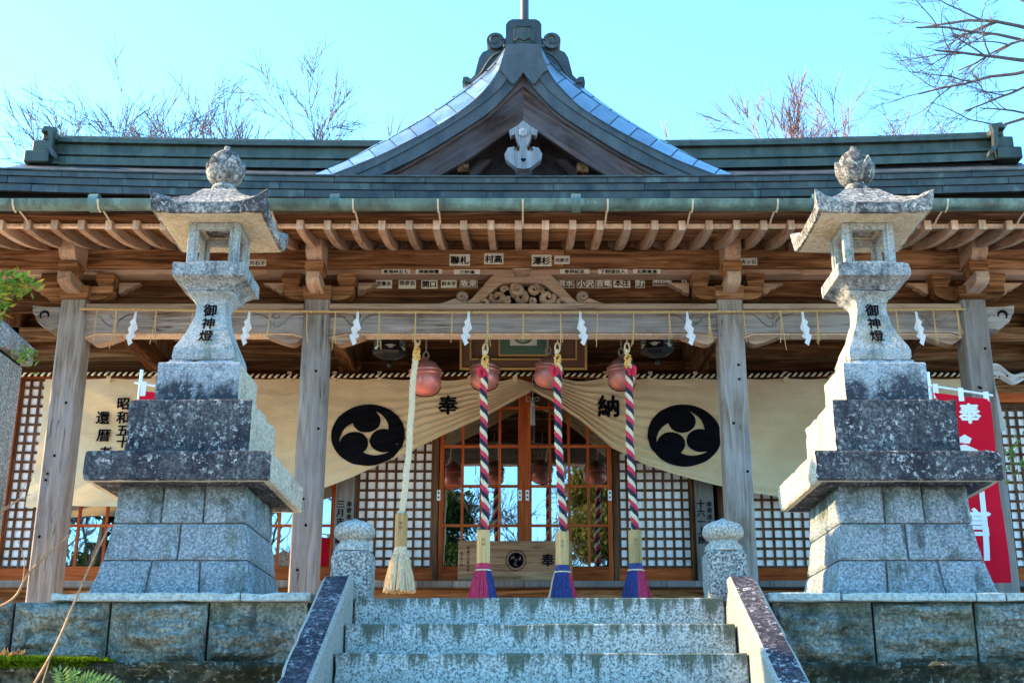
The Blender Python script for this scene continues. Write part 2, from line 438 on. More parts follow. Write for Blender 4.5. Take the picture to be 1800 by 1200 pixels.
def copper(name, base, green, dark, metal=.25, rough=.42, gamt=(.5, .7)):
    b = NB(name); p = b.pos((1, 1, 1), 6)
    st = b.noise(b.pos((7, 7, .7), 6), 1.0, 5, .62); bl = b.noise(p, 5, 5, .65)
    n = b.math('ADD', b.math('MULTIPLY', st, .5), b.math('MULTIPLY', bl, .5))
    col = b.ramp(n, [(.36, dark), (.5, base), (.66, tuple(x * 1.5 for x in base))])
    col = b.mix(b.g(b.noise(b.pos((4, 4, 1.3), 9), 1.6, 6, .7), *gamt), col, green)
    r = b.n('ShaderNodeObjectInfo').outputs['Random']; v = b.math('ADD', b.math('MULTIPLY', r, .5), .75)
    col = b.mix(1, col, b.n('ShaderNodeCombineColor', None, Red=v, Green=v, Blue=v).outputs[0], 'MULTIPLY')
    rg = b.ramp(bl, [(.3, (rough - .12,) * 3), (.7, (rough + .15,) * 3)])
    return b.fin(col, rg, metal, b.bump(b.noise(p, 9, 3), .12, .01), .5)
copper('copper_band', (.042, .042, .036), (.095, .13, .104), (.010, .010, .012), gamt=(.56, .72))
copper('copper_dark', (.042, .041, .041), (.06, .066, .06), (.016, .016, .017), rough=.5)
copper('copper_ridge', (.036, .039, .029), (.058, .072, .052), (.014, .016, .012), rough=.5)
copper('copper_sheet', (.16, .20, .24), (.20, .25, .26), (.10, .13, .16), metal=.6, rough=.28, gamt=(.6, .8))
copper('copper_gutter', (.075, .12, .10), (.15, .25, .21), (.025, .04, .035), metal=.1, gamt=(.5, .66))
copper('bronze_black', (.010, .010, .010), (.02, .024, .022), (.005, .005, .005), metal=.1, rough=.4)

def bell_mat(name, a, c):
    b = NB(name); p = b.pos((1, 1, 1), 9)
    n = b.noise(p, 7, 6, .65, .6)
    lz = b.n('ShaderNodeSeparateXYZ', None, Vector=b.n('ShaderNodeTexCoord').outputs['Object']).outputs[2]
    f = b.math('ADD', n, b.math('MULTIPLY', lz, 1.6))
    col = b.ramp(f, [(.34, a), (.58, tuple(lerp(x, y, .5) for x, y in zip(a, c))), (.76, c)])
    return b.fin(col, b.ramp(n, [(.3, (.28,) * 3), (.7, (.5,) * 3)]), .45, b.bump(b.noise(p, 30, 4), .25, .005), .5)
bell_mat('bell_pink', (.74, .20, .15), (.34, .15, .115))
bell_mat('bell_brown', (.58, .18, .13), (.20, .12, .095))

def cloth_mat():
    b = NB('cloth_hemp'); p = b.pos((1, 1, 1), 0)
    n = b.noise(p, 2.2, 5, .6); wv = b.noise(b.pos((260, 1, 260), 0), 1.0, 2)
    col = b.ramp(n, [(.3, (.74, .55, .33)), (.7, (.88, .70, .47))])
    col = b.mix(.25, col, b.ramp(wv, [(.3, (.7, .7, .7)), (.7, (1.1, 1.1, 1.1))]), 'MULTIPLY')
    wr = b.noise(b.pos((3.2, 1, 7), 0), 1.0, 4, .55, .8)
    nm = b.bump(wr, .6, .04, b.bump(wv, .1, .002))
    d = b.n('ShaderNodeBsdfDiffuse', None, Color=col, Normal=nm).outputs[0]
    t = b.n('ShaderNodeBsdfTranslucent', None, Color=col).outputs[0]
    m = b.n('ShaderNodeMixShader', None, i0=.22, i1=d, i2=t).outputs[0]
    b.t.links.new(m, b.out.inputs[0])
cloth_mat()
def paper_mat(name, col, tr=.3):
    b = NB(name)
    n = b.noise(b.pos((1, 1, 1), 5), 6, 4)
    c = b.ramp(n, [(.3, tuple(x * .9 for x in col)), (.7, col)])
    d = b.n('ShaderNodeBsdfDiffuse', None, Color=c).outputs[0]; t = b.n('ShaderNodeBsdfTranslucent', None, Color=c).outputs[0]
    b.t.links.new(b.n('ShaderNodeMixShader', None, i0=tr, i1=d, i2=t).outputs[0], b.out.inputs[0])
paper_mat('paper_white', (.88, .87, .88)); paper_mat('paper_screen', (.95, .90, .90), .0)
paper_mat('paper_sticker', (.66, .60, .50), .0); paper_mat('paper_sticker_dark', (.10, .085, .07), .0); paper_mat('cloth_red', (.68, .012, .03), .2); paper_mat('cloth_white', (.85, .85, .83), .2)

def glass_mat():
    b = NB('window_glass')
    wav = b.noise(b.pos((1, 1, 1), 2), 2.5, 2)
    nm = b.bump(wav, .04, .02)
    g = b.n('ShaderNodeBsdfGlossy', None, Color=(.92, .95, 1), Roughness=.012, Normal=nm).outputs[0]
    t = b.n('ShaderNodeBsdfTransparent', None, Color=(.25, .26, .26)).outputs[0]
    fr = b.n('ShaderNodeFresnel', None, IOR=1.5).outputs[0]
    fac = b.n('ShaderNodeMath', {'operation': 'ADD', 'use_clamp': True}, i0=fr, i1=.42).outputs[0]
    b.t.links.new(b.n('ShaderNodeMixShader', None, i0=fac, i1=t, i2=g).outputs[0], b.out.inputs[0])
glass_mat()
plain('ink', (.006, .006, .009), .8, var=.3, scale=8, spec=.03); plain('black_lacquer', (.008, .012, .014), .3)
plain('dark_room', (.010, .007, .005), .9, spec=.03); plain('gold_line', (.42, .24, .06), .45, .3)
plain('plaque_brown', (.10, .04, .02), .6); plain('plaque_green', (.05, .11, .075), .6); plain('plaque_white', (.55, .53, .46), .7)
plain('rope_white', (.74, .60, .40), .9, bump=.5, scale=120); plain('rope_red', (.62, .03, .07), .8, bump=.5, scale=120)
plain('rope_navy', (.016, .018, .042), .8, bump=.5, scale=120)

def fringe_mat(name, lo, hi):
    b = NB(name); n = b.noise(b.pos((150, 150, 4), 2), 1.0, 3, .6)
    return b.fin(b.ramp(n, [(.3, lo), (.7, hi)]), .55, 0, b.bump(n, .5, .004), .4)
fringe_mat('fringe_white', (.42, .30, .15), (.84, .70, .46)); fringe_mat('fringe_red', (.24, .004, .03), (.80, .03, .12)); fringe_mat('fringe_navy', (.004, .007, .045), (.035, .055, .27))
plain('straw', (.50, .31, .12), .8, var=.35, scale=70); plain('rope_gold', (.75, .42, .10), .75, var=.3, scale=60)
plain('brass', (.55, .36, .12), .35, .7); plain('steel_white', (.75, .76, .78), .35, .1); plain('wire', (.30, .27, .24), .5, .5)
plain('strap_tan', (.55, .42, .28), .6)
plain('bark', (.085, .065, .06), .9, var=.35, scale=25, bump=.6); plain('bark_pink', (.20, .11, .10), .9, var=.3, scale=25, bump=.5)
plain('bark_dark', (.05, .04, .035), .9, var=.35, scale=20, bump=.6); plain('stalk', (.30, .17, .085), .8, var=.3, scale=30)
def leaf_mat(name, a, c):
    b = NB(name); r = b.noise(b.pos((1, 1, 1), 3), 9, 3)
    col = b.ramp(r, [(.32, a), (.68, c)])
    d = b.n('ShaderNodeBsdfDiffuse', None, Color=col).outputs[0]; t = b.n('ShaderNodeBsdfTranslucent', None, Color=col).outputs[0]
    b.t.links.new(b.n('ShaderNodeMixShader', None, i0=.35, i1=d, i2=t).outputs[0], b.out.inputs[0])
leaf_mat('leaf_green', (.07, .16, .02), (.22, .34, .05)); leaf_mat('leaf_yellow', (.30, .20, .03), (.45, .36, .06))
leaf_mat('needle', (.012, .025, .008), (.045, .075, .022)); leaf_mat('needle_gold', (.04, .05, .012), (.20, .17, .04))
leaf_mat('moss', (.06, .11, .005), (.20, .30, .015)); leaf_mat('fern', (.10, .20, .05), (.24, .36, .12)); leaf_mat('dead_leaf', (.25, .13, .05), (.42, .26, .12))
# ------------------------------------------------------------------ setting
SX = .10                      # axis of the stair and the lantern pair
gm = MB().box(-900, 900, -900, 900, -2.4, -2.2)
struct(gm.build('ground', 'gravel'))
tm = MB().box(-60, 60, 7.30, 90, -2.18, -.03)
struct(tm.build('terrace_ground', 'gravel'))

# stair: each step is a granite block of its own, in one flight
stair = thing('stone_stair', 'flight of speckled granite steps leading up between the two stone lanterns', 'stair', (SX - .01, 7.09, -2.2))
for i in range(12):
    y0 = 7.09 - .33 * i; zt = -.172 * i
    m = MB().box(-1.04, 1.04, 0, (.60 if i == 0 else .40), -.169, 0, c=.007)
    o = putw(roughen(m.mesh('step', ['granite_riser']), .09, .0025, 6, i * 3.7, .012) if i < 5 else m.mesh('step', ['granite_riser']), 'step', stair, (SX - .01, y0, zt))
def cheek(x0, x1, lab):
    t = thing('stair_cheek', lab, 'stair rail', ((x0 + x1) / 2, 7.0, -2.2), 'sloping granite rails of the stair')
    top = [(7.06, .10), (6.98, .108)] + [(6.98 - d, .108 - .515 * d) for d in (.6, 1.2, 1.8, 2.4, 3.0, 3.6, 3.9)]
    poly = top + [(3.08, -2.2), (7.06, -2.2)]
    m = MB(); c = .018; n = len(poly)
    V = []
    for xx, ins in ((x0, c), (x0 + c, 0), (x1 - c, 0), (x1, c)):
        for k, (y, z) in enumerate(poly): V.append((xx, y + (0 if k >= len(top) else 0), z - (ins if k < len(top) else 0)))
    Fs = [list(range(n)), list(range(4 * n - 1, 3 * n - 1, -1))]
    for r in range(3):
        for k in range(n): Fs.append([r * n + k, r * n + (k + 1) % n, (r + 1) * n + (k + 1) % n, (r + 1) * n + k])
    m.add(V, Fs)
    # the walked-on upper face is darker with lichen than the sawn sides
    for k, f in enumerate(m.f):
        if len(f) == 4 and all(n <= q < 3 * n for q in f): m.m[k] = 1
    roughen(m.build('rail_stone', ['granite_rail', 'granite_cheek'], t).data, .09, .003, 6, x0, .014)
    return t
cheek(-1.115 , -.955, 'sloping granite stair rail on the left with a dark lichen top')
cheek(1.135, 1.295, 'sloping granite stair rail on the right, its inner side half sunlit')

def newel(xc, lab):
    t = thing('newel_post', lab, 'newel post', (xc, 7.235, -.03), 'newel posts with onion caps at the stair head')
    roughen(MB().box(-.115, .115, -.115, .115, 0, .30, c=.012).build('shaft', 'granite_newel', t, loc=(0, 0, 0)).data, .03, .002, 14, xc, .008)
    p = [(.08, .295), (.112, .305), (.108, .335), (.085, .358), (.080, .368), (.102, .380), (.117, .40), (.121, .422), (.115, .445), (.096, .466), (.062, .481), (.030, .489), (.010, .500), (.0, .504)]
    MB().lathe(p, 28).build('onion_cap', 'granite_clean', t, smooth=40, loc=(0, 0, 0))
newel(-.985, 'granite newel post with onion cap left of the stair head')
newel(1.165, 'granite newel post with onion cap right of the stair head, sunlit on its left')

# plinths with rock-faced blocks
def rock_block(w_, h_, seed, amp=.085):
    m = MB(); nx, nz = max(int(w_ / .013), 6), max(int(h_ / .012), 6)
    def fn(u, v):
        x, z = -w_ / 2 + w_ * u, h_ * v
        e = min(min(u, 1 - u) * w_, min(v, 1 - v) * h_)
        k = min(e / .03, 1)
        q = Vector((x * 4.0 + seed * 7.3, z * 9.0, seed))
        d = noise.fractal(q, .9, 2.1, 5) * .6 + abs(noise.noise(Vector((x * 5 + seed, z * 13, seed * 2)))) * .9
        st = math.floor((noise.noise(Vector((x * 2.2 + seed, z * 8, seed * 3.1))) + 1) * 5) / 5 - 1
        return (x, -(.008 + k * (.02 + amp * (d * .8 + st * .9))), z)
    m.grid(fn, nx, nz)
    m.box(-w_ / 2, w_ / 2, 0.001, .25, 0, h_)
    return m
def plinth(name, lab, xs, side_x, side, x_out):
    t = thing(name, lab, 'plinth', ((xs[0] + xs[-1]) / 2, 7.0, -.34), 'rock faced plinths under the stone lanterns')
    for i, (a, b) in enumerate(zip(xs, xs[1:])):
        me = rock_block(b - a - .014, .325, i + (3 if side > 0 else 11)).mesh('rock_block', 'stone_rock', 35)
        putw(me, 'rock_block', t, ((a + b) / 2, 7.02, -.36))
    for k in range(3):
        me = rock_block(.50, .325, 31 + k + (5 if side > 0 else 0), .02).mesh('rock_block', 'stone_rock', 35)
        putw(me, 'rock_block', t, (side_x - side * .02, 7.30 + k * .52, -.36), (0, 0, R(90) * side))
    core = MB().box(min(x_out, side_x - .22 * side), max(x_out, side_x - .22 * side), 7.24, 8.9, -.37, -.036)
    core.build('core', 'stone_rock', t)
    return t
pl = plinth('stone_plinth', 'rock faced grey stone plinth under the left stone lantern',
            [-4.3, -3.62, A(20, 1100, 7)[0], A(190, 1100, 7)[0], A(364, 1100, 7)[0], A(540, 1100, 7)[0]], A(540, 1100, 7)[0] + .02, 1, -4.3)
pr = plinth('stone_plinth', 'rock faced grey stone plinth under the right stone lantern',
            [A(1358, 1100, 7)[0], A(1537, 1100, 7)[0], A(1716, 1100, 7)[0], 3.2, 3.9, 4.5], A(1358, 1100, 7)[0] - .02, -1, 4.5)
def coping(t, xs):
    for a, b in zip(xs, xs[1:]):
        roughen(MB().box(a + .003, b - .003, 6.955, 8.6, -.033, .014, c=.006).build('coping_slab', 'stone_coping', t).data, .08, .003, 7, a, .012)
coping(pl, [A(93, 1050, 7)[0], A(425, 1050, 7)[0], A(539, 1050, 7)[0] + .035])
coping(pr, [A(1358, 1050, 7)[0] - .035, A(1475, 1050, 7)[0], A(1712, 1050, 7)[0], A(1764, 1050, 7)[0], 3.6])

# rough footing below the plinths
def footing(x0, x1, seed):
    m = MB()
    def fn(u, v):
        x, z = lerp(x0, x1, u), lerp(-2.2, -.362, v)
        d = noise.fractal(Vector((x * 2.5, z * 4 + seed, seed)), .8, 2, 6) * .09
        lip = .05 * max(0, 1 - abs(v - .985) / .03)
        return (x, 6.93 - d - lip, z)
    m.grid(fn, 140, 90)
    a = [(x0 + (x1 - x0) * i / 140, 7.2, -.362) for i in range(141)]
    b = len(m.v); m.v += a
    for i in range(140): m.f.append([90 * 141 + i, 90 * 141 + i + 1, b + i + 1, b + i]); m.m.append(0)
    return m.build('footing_wall', 'stone_wet', smooth=50)
tag(footing(-6, -1.13, 2.0), 'dark mossy rough footing wall below the left plinth', 'wall')
tag(footing(1.31, 6, 7.0), 'dark mossy rough footing wall below the right plinth', 'wall')
# moss cushion along the left ledge
mm = MB()
for i in range(5200):
    x = rnd.uniform(-3.4, A(170, 1155, 6.95)[0] + .1 * rnd.random()); y = rnd.uniform(6.84, 7.0)
    hgt = .030 * (1 - max(0, (x + 2.6)) * .8) * rnd.uniform(.5, 1.2)
    z = -.358; a = rnd.random() * PI; r = .008
    dx, dy = math.cos(a) * r, math.sin(a) * r; lx, ly = rnd.uniform(-.008, .008), rnd.uniform(-.02, .004)
    mm.add([(x - dx, y - dy, z), (x + dx, y + dy, z), (x + lx, y + ly, z + hgt)], [[0, 1, 2]])
for i in range(2600):
    x = rnd.uniform(-3.4, A(165, 1155, 6.95)[0]); y = 6.86 + rnd.uniform(-.02, .03); z = -.36 - rnd.random() ** 2 * .035
    a = rnd.random() * PI; r = .008; mm.add([(x - r, y, z), (x + r, y, z), (x + rnd.uniform(-.01, .01), y - .025, z + rnd.uniform(-.01, .016))], [[0, 1, 2]])
o = stuff(mm.build('moss', 'moss', recalc=False)); tag(o, 'bright green moss cushion along the ledge at lower left', 'moss')
# ------------------------------------------------------------------ the hall
HALL = thing('shrine_hall', 'wooden shrine worship hall with green copper roof and front gable', 'building', (0, 12, 0))
XE = 5.65
def lift(x): return .0042 * x * x
YW = 12.6                       # plane of the doors
PX4 = [-3.80, -1.745, 1.745, 3.80]

# --- roof shell
def roof_z(y): s_ = (y - 8.72) / (12.75 - 8.72); return 3.345 + 2.0 * (.78 * s_ + .22 * s_ * s_)
rm = MB()
rm.grid(lambda u, v: (lerp(-XE, XE, u), lerp(8.74, 12.75, v), roof_z(lerp(8.74, 12.75, v)) + lift(lerp(-XE, XE, u)) * (1 - .3 * v)), 40, 16)
rm.grid(lambda u, v: (lerp(-XE, XE, u), lerp(8.74, 12.75, v), roof_z(lerp(8.74, 12.75, v)) - .12 + lift(lerp(-XE, XE, u)) * (1 - .3 * v)), 40, 16)
rm.grid(lambda u, v: (lerp(-XE, XE, u), lerp(12.75, 17, v), 5.36 - 2.1 * v + lift(lerp(-XE, XE, u)) * .7), 20, 8)
ROOF = rm.build('roof', 'copper_dark', HALL, recalc=False)
# --- layered copper eave, each sheet a piece
edges = [-XE + i * .70 for i in range(19)]
zb = [(3.305, 3.346, 8.690), (3.248, 3.301, 8.702), (3.186, 3.244, 8.714)]
for bi, (z0, z1, y0) in enumerate(zb):
    off = (0, .28, .47)[bi]
    xs = [-XE] + [e + off for e in edges if -XE + .1 < e + off < XE - .1] + [XE]
    for a, b in zip(xs, xs[1:]):
        n = 6; top = []; bot = []
        for i in range(n + 1):
            x = lerp(a + .002, b - .002, i / n); top.append((x, z1 + lift(x))); bot.append((x, z0 + lift(x)))
        j = rnd.uniform(-.002, .002)
        MB().band(top, bot, y0 + j, y0 + .035).build('eave_sheet', 'copper_band', ROOF)
top = [(x, 3.361 + lift(x)) for x in [lerp(-XE, XE, i / 40) for i in range(41)]]
bot = [(x, 3.349 + lift(x)) for x, _ in top]
MB().band(top, bot, 8.678, 8.80).build('eave_lip', 'copper_band', ROOF)
# --- ridge, swept with rising ends
RPROF = [(-.34, 0), (-.34, .07), (-.27, .075), (-.27, .105), (-.30, .11), (-.30, .135), (-.255, .14), (-.255, .225), (-.31, .23), (-.31, .255), (-.28, .26), (-.28, .285), (-.24, .29), (-.22, .325), (-.12, .35), (.2, .35), (.3, 0)]
XR = 5.32
def rlift(x): return (.065 if x < 0 else .11) * (abs(x) / XR) ** 2.2
rg = MB(); n = 48
for i in range(n + 1):
    x = lerp(-XR, XR, i / n)
    rg.v += [(x, 12.98 + y, 5.325 + z * 1.27 + rlift(x)) for y, z in RPROF]
k = len(RPROF)
for i in range(n):
    for j in range(k - 1): rg.f.append([i * k + j, (i + 1) * k + j, (i + 1) * k + j + 1, i * k + j + 1]); rg.m.append(0)
rg.f += [list(range(k)), [n * k + j for j in range(k)]]; rg.m += [0, 0]
rg.build('ridge', 'copper_ridge', ROOF)
for sgn in (-1, 1):
    q = MB(); z0 = 5.335 + rlift(sgn * XR); X = sgn * XR
    def bx(a, b, y0, y1, c, d): q.box(min(X + sgn * a, X + sgn * b), max(X + sgn * a, X + sgn * b), y0, y1, z0 + c, z0 + d, c=.012)
    bx(-.06, .10, 12.6, 13.3, .27, .36); bx(-.02, .20, 12.60, 13.3, .13, .268); bx(-.02, .27, 12.57, 13.3, -.02, .128)
    sc = [(X + sgn * d, z0 + e) for d, e in ((.09, .33), (.02, .34), (-.01, .24), (.0, .16), (-.05, .05), (-.13, -.01), (-.12, .05), (-.06, .12), (-.045, .3), (-.07, .38), (.06, .40))]
    q.prism(sc, 12.52, 12.60)
    q.tube([(X + sgn * -.02, 12.95, z0 + .375), (X + sgn * .24, 12.95, z0 + .395)], .05, 12)
    q.build('ridge_end', 'copper_ridge', ROOF, smooth=30)

# --- front gable (dormer)
YG = 9.62
U_px = [(890, 82), (886, 100), (877, 124), (853, 158), (813, 194), (753, 231), (667, 274), (600, 301), (545, 322)]
W_px = [(888, 86), (866, 112), (840, 135), (817, 153), (780, 181), (717, 224), (650, 264), (600, 293), (540, 318)]
L1_px = [(920, 132), (897, 160), (860, 197), (800, 237), (733, 277), (667, 308), (610, 332)]
Lm_px = [(920, 106), (893, 137), (868, 166), (813, 206), (745, 247), (667, 288), (605, 315)]
L2_px = [(920, 214), (877, 243), (827, 277), (773, 308), (730, 330)]
L15_px = [(920, 152), (895, 172), (858, 207), (798, 247), (731, 287), (664, 320)]
N = 26
def cur(px, Y): return [(p.x, p.y) for p in resample([Vector((x, y)) for x, y in AP(px, Y)], N)]
def mir(c): return [(-x, z) for x, z in c]
GAB = None
for sgn in (1, -1):
    f_ = (lambda c: c) if sgn == 1 else mir
    Uc, L1, Lm, L2, L15 = (f_(cur(q, YG + d)) for q, d in ((U_px, 0), (L1_px, .012), (Lm_px, 0), (L2_px, .075), (L15_px, .05)))
    # the verge: two lapped copper faces
    Utop = [(0, A(920, 84, YG)[1])] + list(Uc[1:])
    if sgn == 1:
        body = MB()
        body.prism([(0, A(920, 120, 10)[1]), A(700, 310, 10), A(1140, 310, 10)], 10.05, 10.10)
        GAB = body.build('gable', 'wood_barge', HALL)
    MB().band(Uc, Lm, YG, YG + .10).build('verge_sheet', 'copper_dark', GAB, smooth=40)
    MB().band([lerp2 for lerp2 in Lm], L1, YG + .012, YG + .14).build('verge_sheet', 'copper_dark', GAB, smooth=40)
    # seams across the verge
    # wooden barge boards
    MB().band(L1, L15, YG + .05, YG + .17).build('barge_moulding', 'wood_barge', GAB, smooth=40)
    MB().band(L15, L2, YG + .075, YG + .115).build('barge_board', 'wood_barge', GAB, smooth=40)
    # rolled copper verge, laid in sheets
    Wc = f_(cur(W_px, YG + .75))
    Uv = [Vector((x, YG - .004, z)) for x, z in Uc]; Wv = [Vector((x, YG + .75, z)) for x, z in Wc]
    def surf(u, v, o_=0):
        t = u * (N - 1); i = min(int(t), N - 2); fr = t - i
        a = Uv[i].lerp(Uv[i + 1], fr); c = Wv[i].lerp(Wv[i + 1], fr)
        p = a.lerp(c, v); bul = .05 * math.sin(PI * v) * min(1, u * 3)
        return p + Vector((-sgn * .55, 0, .83)) * (bul + o_)
    MB().grid(lambda u, v: surf(u, v, -.012), 30, 6).build('verge_underlay', 'copper_dark', GAB, recalc=False)
    for r_ in range(2):
        us = [0] + [max(.02, min(.98, (i + (.5 if r_ else 0)) / 11)) for i in range(1, 11)] + [1]
        for a, b in zip(us, us[1:]):
            jj = rnd.uniform(0, .004)
            MB().grid(lambda u, v: surf(lerp(a + .0025, b - .0025, u), lerp(r_ / 2 + .012, r_ / 2 + .488, v), jj + (.004 if r_ else 0)), 4, 3).build('verge_copper_sheet', 'copper_sheet', GAB, smooth=180, recalc=False)
    # roof behind the verge
    bk = MB(); bk.grid(lambda u, v: surf(u, 1, 0) + Vector((0, v * 2.6, -.02 * v)), 26, 2); bk.build('gable_slope', 'copper_sheet', GAB, recalc=False)
# peak cover and pendant
pk = AP([(890, 81), (920, 78), (949, 81), (955, 102), (963, 124), (953, 132), (941, 148), (937, 150), (920, 129), (903, 150), (899, 148), (887, 132), (877, 124), (884, 102)], YG)
MB().prism(pk, YG - .02, YG + .05).build('peak_cover', 'copper_dark', GAB)
g_half = [(920, 216), (908, 226), (895, 233), (898, 243), (905, 240), (909, 252), (915, 262), (912, 270), (903, 262), (893, 264), (887, 275), (890, 285), (899, 292), (908, 299), (920, 301)]
gp = AP(g_half + [(1840 - x, y) for x, y in g_half[-2:0:-1]], YG)
gg = MB().prism(gp, YG - .045, YG + .03).build('gable_pendant', 'wood_gegyo', GAB)
fl = MB()
cx, cz = A(920, 238, YG)
for k in range(6):
    a = R(60 * k + 30); fl.lathe([(0.001, -.016), (.02, -.01), (.02, .0), (.001, .004)], 8, (0, 0, 0))
    for q in range(len(fl.v) - 32, len(fl.v)):
        x, y, z = fl.v[q]; fl.v[q] = (cx + x + .022 * math.cos(a), YG - .05 - abs(z), cz + y + .022 * math.sin(a))
fl.build('flower_boss', 'wood_gegyo', gg)
for s_ in (-1, 1):
    c2 = AP([(920 + s_ * 13, 267)], YG)[0]
    MB().tube([(c2[0] + .014 * math.cos(t) * (1 - t / 9), YG - .047, c2[1] + .014 * math.sin(t) * (1 - t / 9)) for t in [k * .45 - 1 for k in range(13)]], .006, 5).build('carved_scroll', 'wood_dark_z', gg)
hx, hz = A(920, 285, YG)
MB().prism([(hx, hz - .022), (hx - .022, hz), (hx - .018, hz + .012), (hx - .008, hz + .013), (hx, hz + .006), (hx + .008, hz + .013), (hx + .018, hz + .012), (hx + .022, hz)], YG - .05, YG - .04).build('heart_cutout', 'ink', gg)
# struts in the gable field
for a, b, ww in (((855, 285), (810, 330), 22), ((985, 285), (1030, 330), 22), ((920, 262), (920, 330), 30)):
    p, q = A(*a, 9.95), A(*b, 9.95); wv = ww / F * 10.5
    MB().prism([(p[0] - wv / 2, p[1]), (p[0] + wv / 2, p[1]), (q[0] + wv / 2, q[1]), (q[0] - wv / 2, q[1])], 9.90, 10.0).build('gable_strut', 'wood_barge', GAB)
for px in (814, 1024):
    x, z = A(px, 293, 9.74); MB().box(x - .05, x + .05, 9.72, 10.1, z - .06, z + .03, c=.006).build('purlin_end', 'wood_dark_y', GAB)
# ridge ornament of the gable
YO = 10.15
rb = AP([(889, 84), (889, 44), (893, 38), (900, 34), (942, 34), (949, 38), (952, 44), (952, 84)], YO)
orn = MB().prism(rb, YO, YO + .5).build('gable_ridge_end', 'copper_dark', GAB)
MB().prism(AP([(904, 76), (904, 53), (909, 47), (933, 47), (938, 53), (938, 76)], YO), YO - .004, YO + .02).build('recess', 'copper_ridge', orn)
fr = [(904, 76), (904, 53), (909, 47), (933, 47), (938, 53), (938, 76)]
MB().tube([(x, YO - .008, z) for x, z in AP(fr, YO)], .008, 6).build('moulding', 'copper_dark', orn)
MB().tube([(x, YO - .01, z) for x, z in AP([(905, 73), (912, 67), (921, 72), (930, 67), (937, 73)], YO)], .012, 6).build('wave', 'copper_dark', orn)
MB().box(A(884, 84, YO)[0], A(957, 84, YO)[0], YO - .03, YO + .5, A(900, 86, YO)[1], A(900, 80, YO)[1], c=.008).build('base_moulding', 'copper_dark', orn)
for s_ in (1, -1):
    mp = lambda L: [(920.5 + s_ * (x - 920.5), y) for x, y in L]
    tail = AP(mp([(889, 62), (889, 88), (876, 96), (866, 108), (858, 122), (846, 136), (832, 146), (820, 149), (812, 141), (814, 131), (822, 131), (827, 135), (834, 128), (838, 112), (842, 97), (848, 88), (857, 84), (868, 82)]), YO)
    MB().prism(tail, YO + .04, YO + .16).build('fin_tail', 'copper_dark', orn)
    c = A(*mp([(871, 71)])[0], YO); r = .083
    MB().prism([(c[0] + r * math.cos(k * PI / 12), c[1] + r * math.sin(k * PI / 12)) for k in range(24)], YO + .0, YO + .18).build('fin_scroll', 'copper_dark', orn)
    sp = [(c[0] + s_ * (.07 - .0045 * k) * math.cos(k * .55), YO - .004, c[1] + (.07 - .0045 * k) * math.sin(k * .55)) for k in range(14)]
    MB().tube(sp, [.014 - .0005 * k for k in range(14)], 6).build('scroll_relief', 'copper_ridge', orn, smooth=50)
    t2 = [(x, YO + .035, z) for x, z in AP(mp([(880, 88), (866, 96), (854, 112), (844, 128), (828, 141), (818, 140)]), YO)]
    MB().tube(resample(t2, 14), .014, 6).build('tail_relief', 'copper_ridge', orn, smooth=50)
x, z = A(922, 36, 10.4)
MB().lathe([(.042, -.1), (.04, .5), (.036, .52), (.05, .54), (.05, .60), (.02, .66), (.0, .68)], 14, (x, 10.4, z - .02)).build('finial_pole', 'copper_dark', orn, smooth=40)

# --- gutter with straps
gx0, gx1 = -5.6, 5.6
def gut(u, v):
    a = PI + PI * v; x = lerp(gx0, gx1, u)
    return (x, 8.665 + .066 * math.cos(a), 3.125 + .062 * math.sin(a))
g = MB(); g.grid(gut, 30, 8)
g.grid(lambda u, v: (lerp(gx0, gx1, u), 8.665 + .060 * math.cos(PI + PI * v), 3.127 + .056 * math.sin(PI + PI * v)), 30, 8)
for yy in (8.601, 8.729): g.tube([(gx0, yy, 3.128), (gx1, yy, 3.128)], .006, 6)
GUT = g.build('gutter', 'copper_gutter', HALL, smooth=50, recalc=False)
hm = MB(); hm.tube([(0, -.07, .0), (0, -.062, -.03), (0, -.03, -.062), (0, .01, -.07), (0, .06, -.03), (0, .22, -.045), (0, .26, -.06)], .0075, 5)
hme = hm.mesh('gutter_strap', 'strap_tan')
for i in range(-9, 10):
    x = A(919 + i * 148, 365, 8.7)[0]
    putw(hme, 'gutter_strap', GUT, (x, 8.665, 3.125))
jm = MB().lathe([(.071, -.035), (.071, .035)], 18).mesh('gutter_joint', 'copper_gutter', 30)
for i in range(-3, 4): putw(jm, 'gutter_joint', GUT, (i * 1.83 + .4, 8.665, 3.123), (0, R(90), 0), (1, 1, 1))

# --- rafters, soffit, fascia
RY = [8.93 + i * (10.9 - 8.93) / 16 for i in range(17)]
def raf_z(y): s_ = y - 8.93; return 3.02 + .06 * s_ + .17 * s_ * s_ if y < 10.1 else 3.02 + .06 * 1.17 + .17 * 1.17 ** 2 + (y - 10.1) * .46
rf = MB(); V = []; hw = .027; hh = .078
for y in RY:
    z = raf_z(y); V += [(-hw, y, z), (hw, y, z), (hw, y, z + hh), (-hw, y, z + hh)]
Fs = [[0, 1, 2, 3], [64, 67, 66, 65]]
for i in range(16):
    for k in range(4): Fs.append([4 * i + k, 4 * i + (k + 1) % 4, 4 * i + 4 + (k + 1) % 4, 4 * i + 4 + k])
rf.add(V, Fs); rf.m[0] = 1
RAF = rf.mesh('rafter', ['wood_mid_y', 'wood_cut'])
for i in range(-26, 27):
    putw(RAF, 'rafter', HALL, (A(911 + i * 47.9, 395, 8.95)[0], rnd.uniform(-.006, .006), rnd.uniform(-.003, .003)))
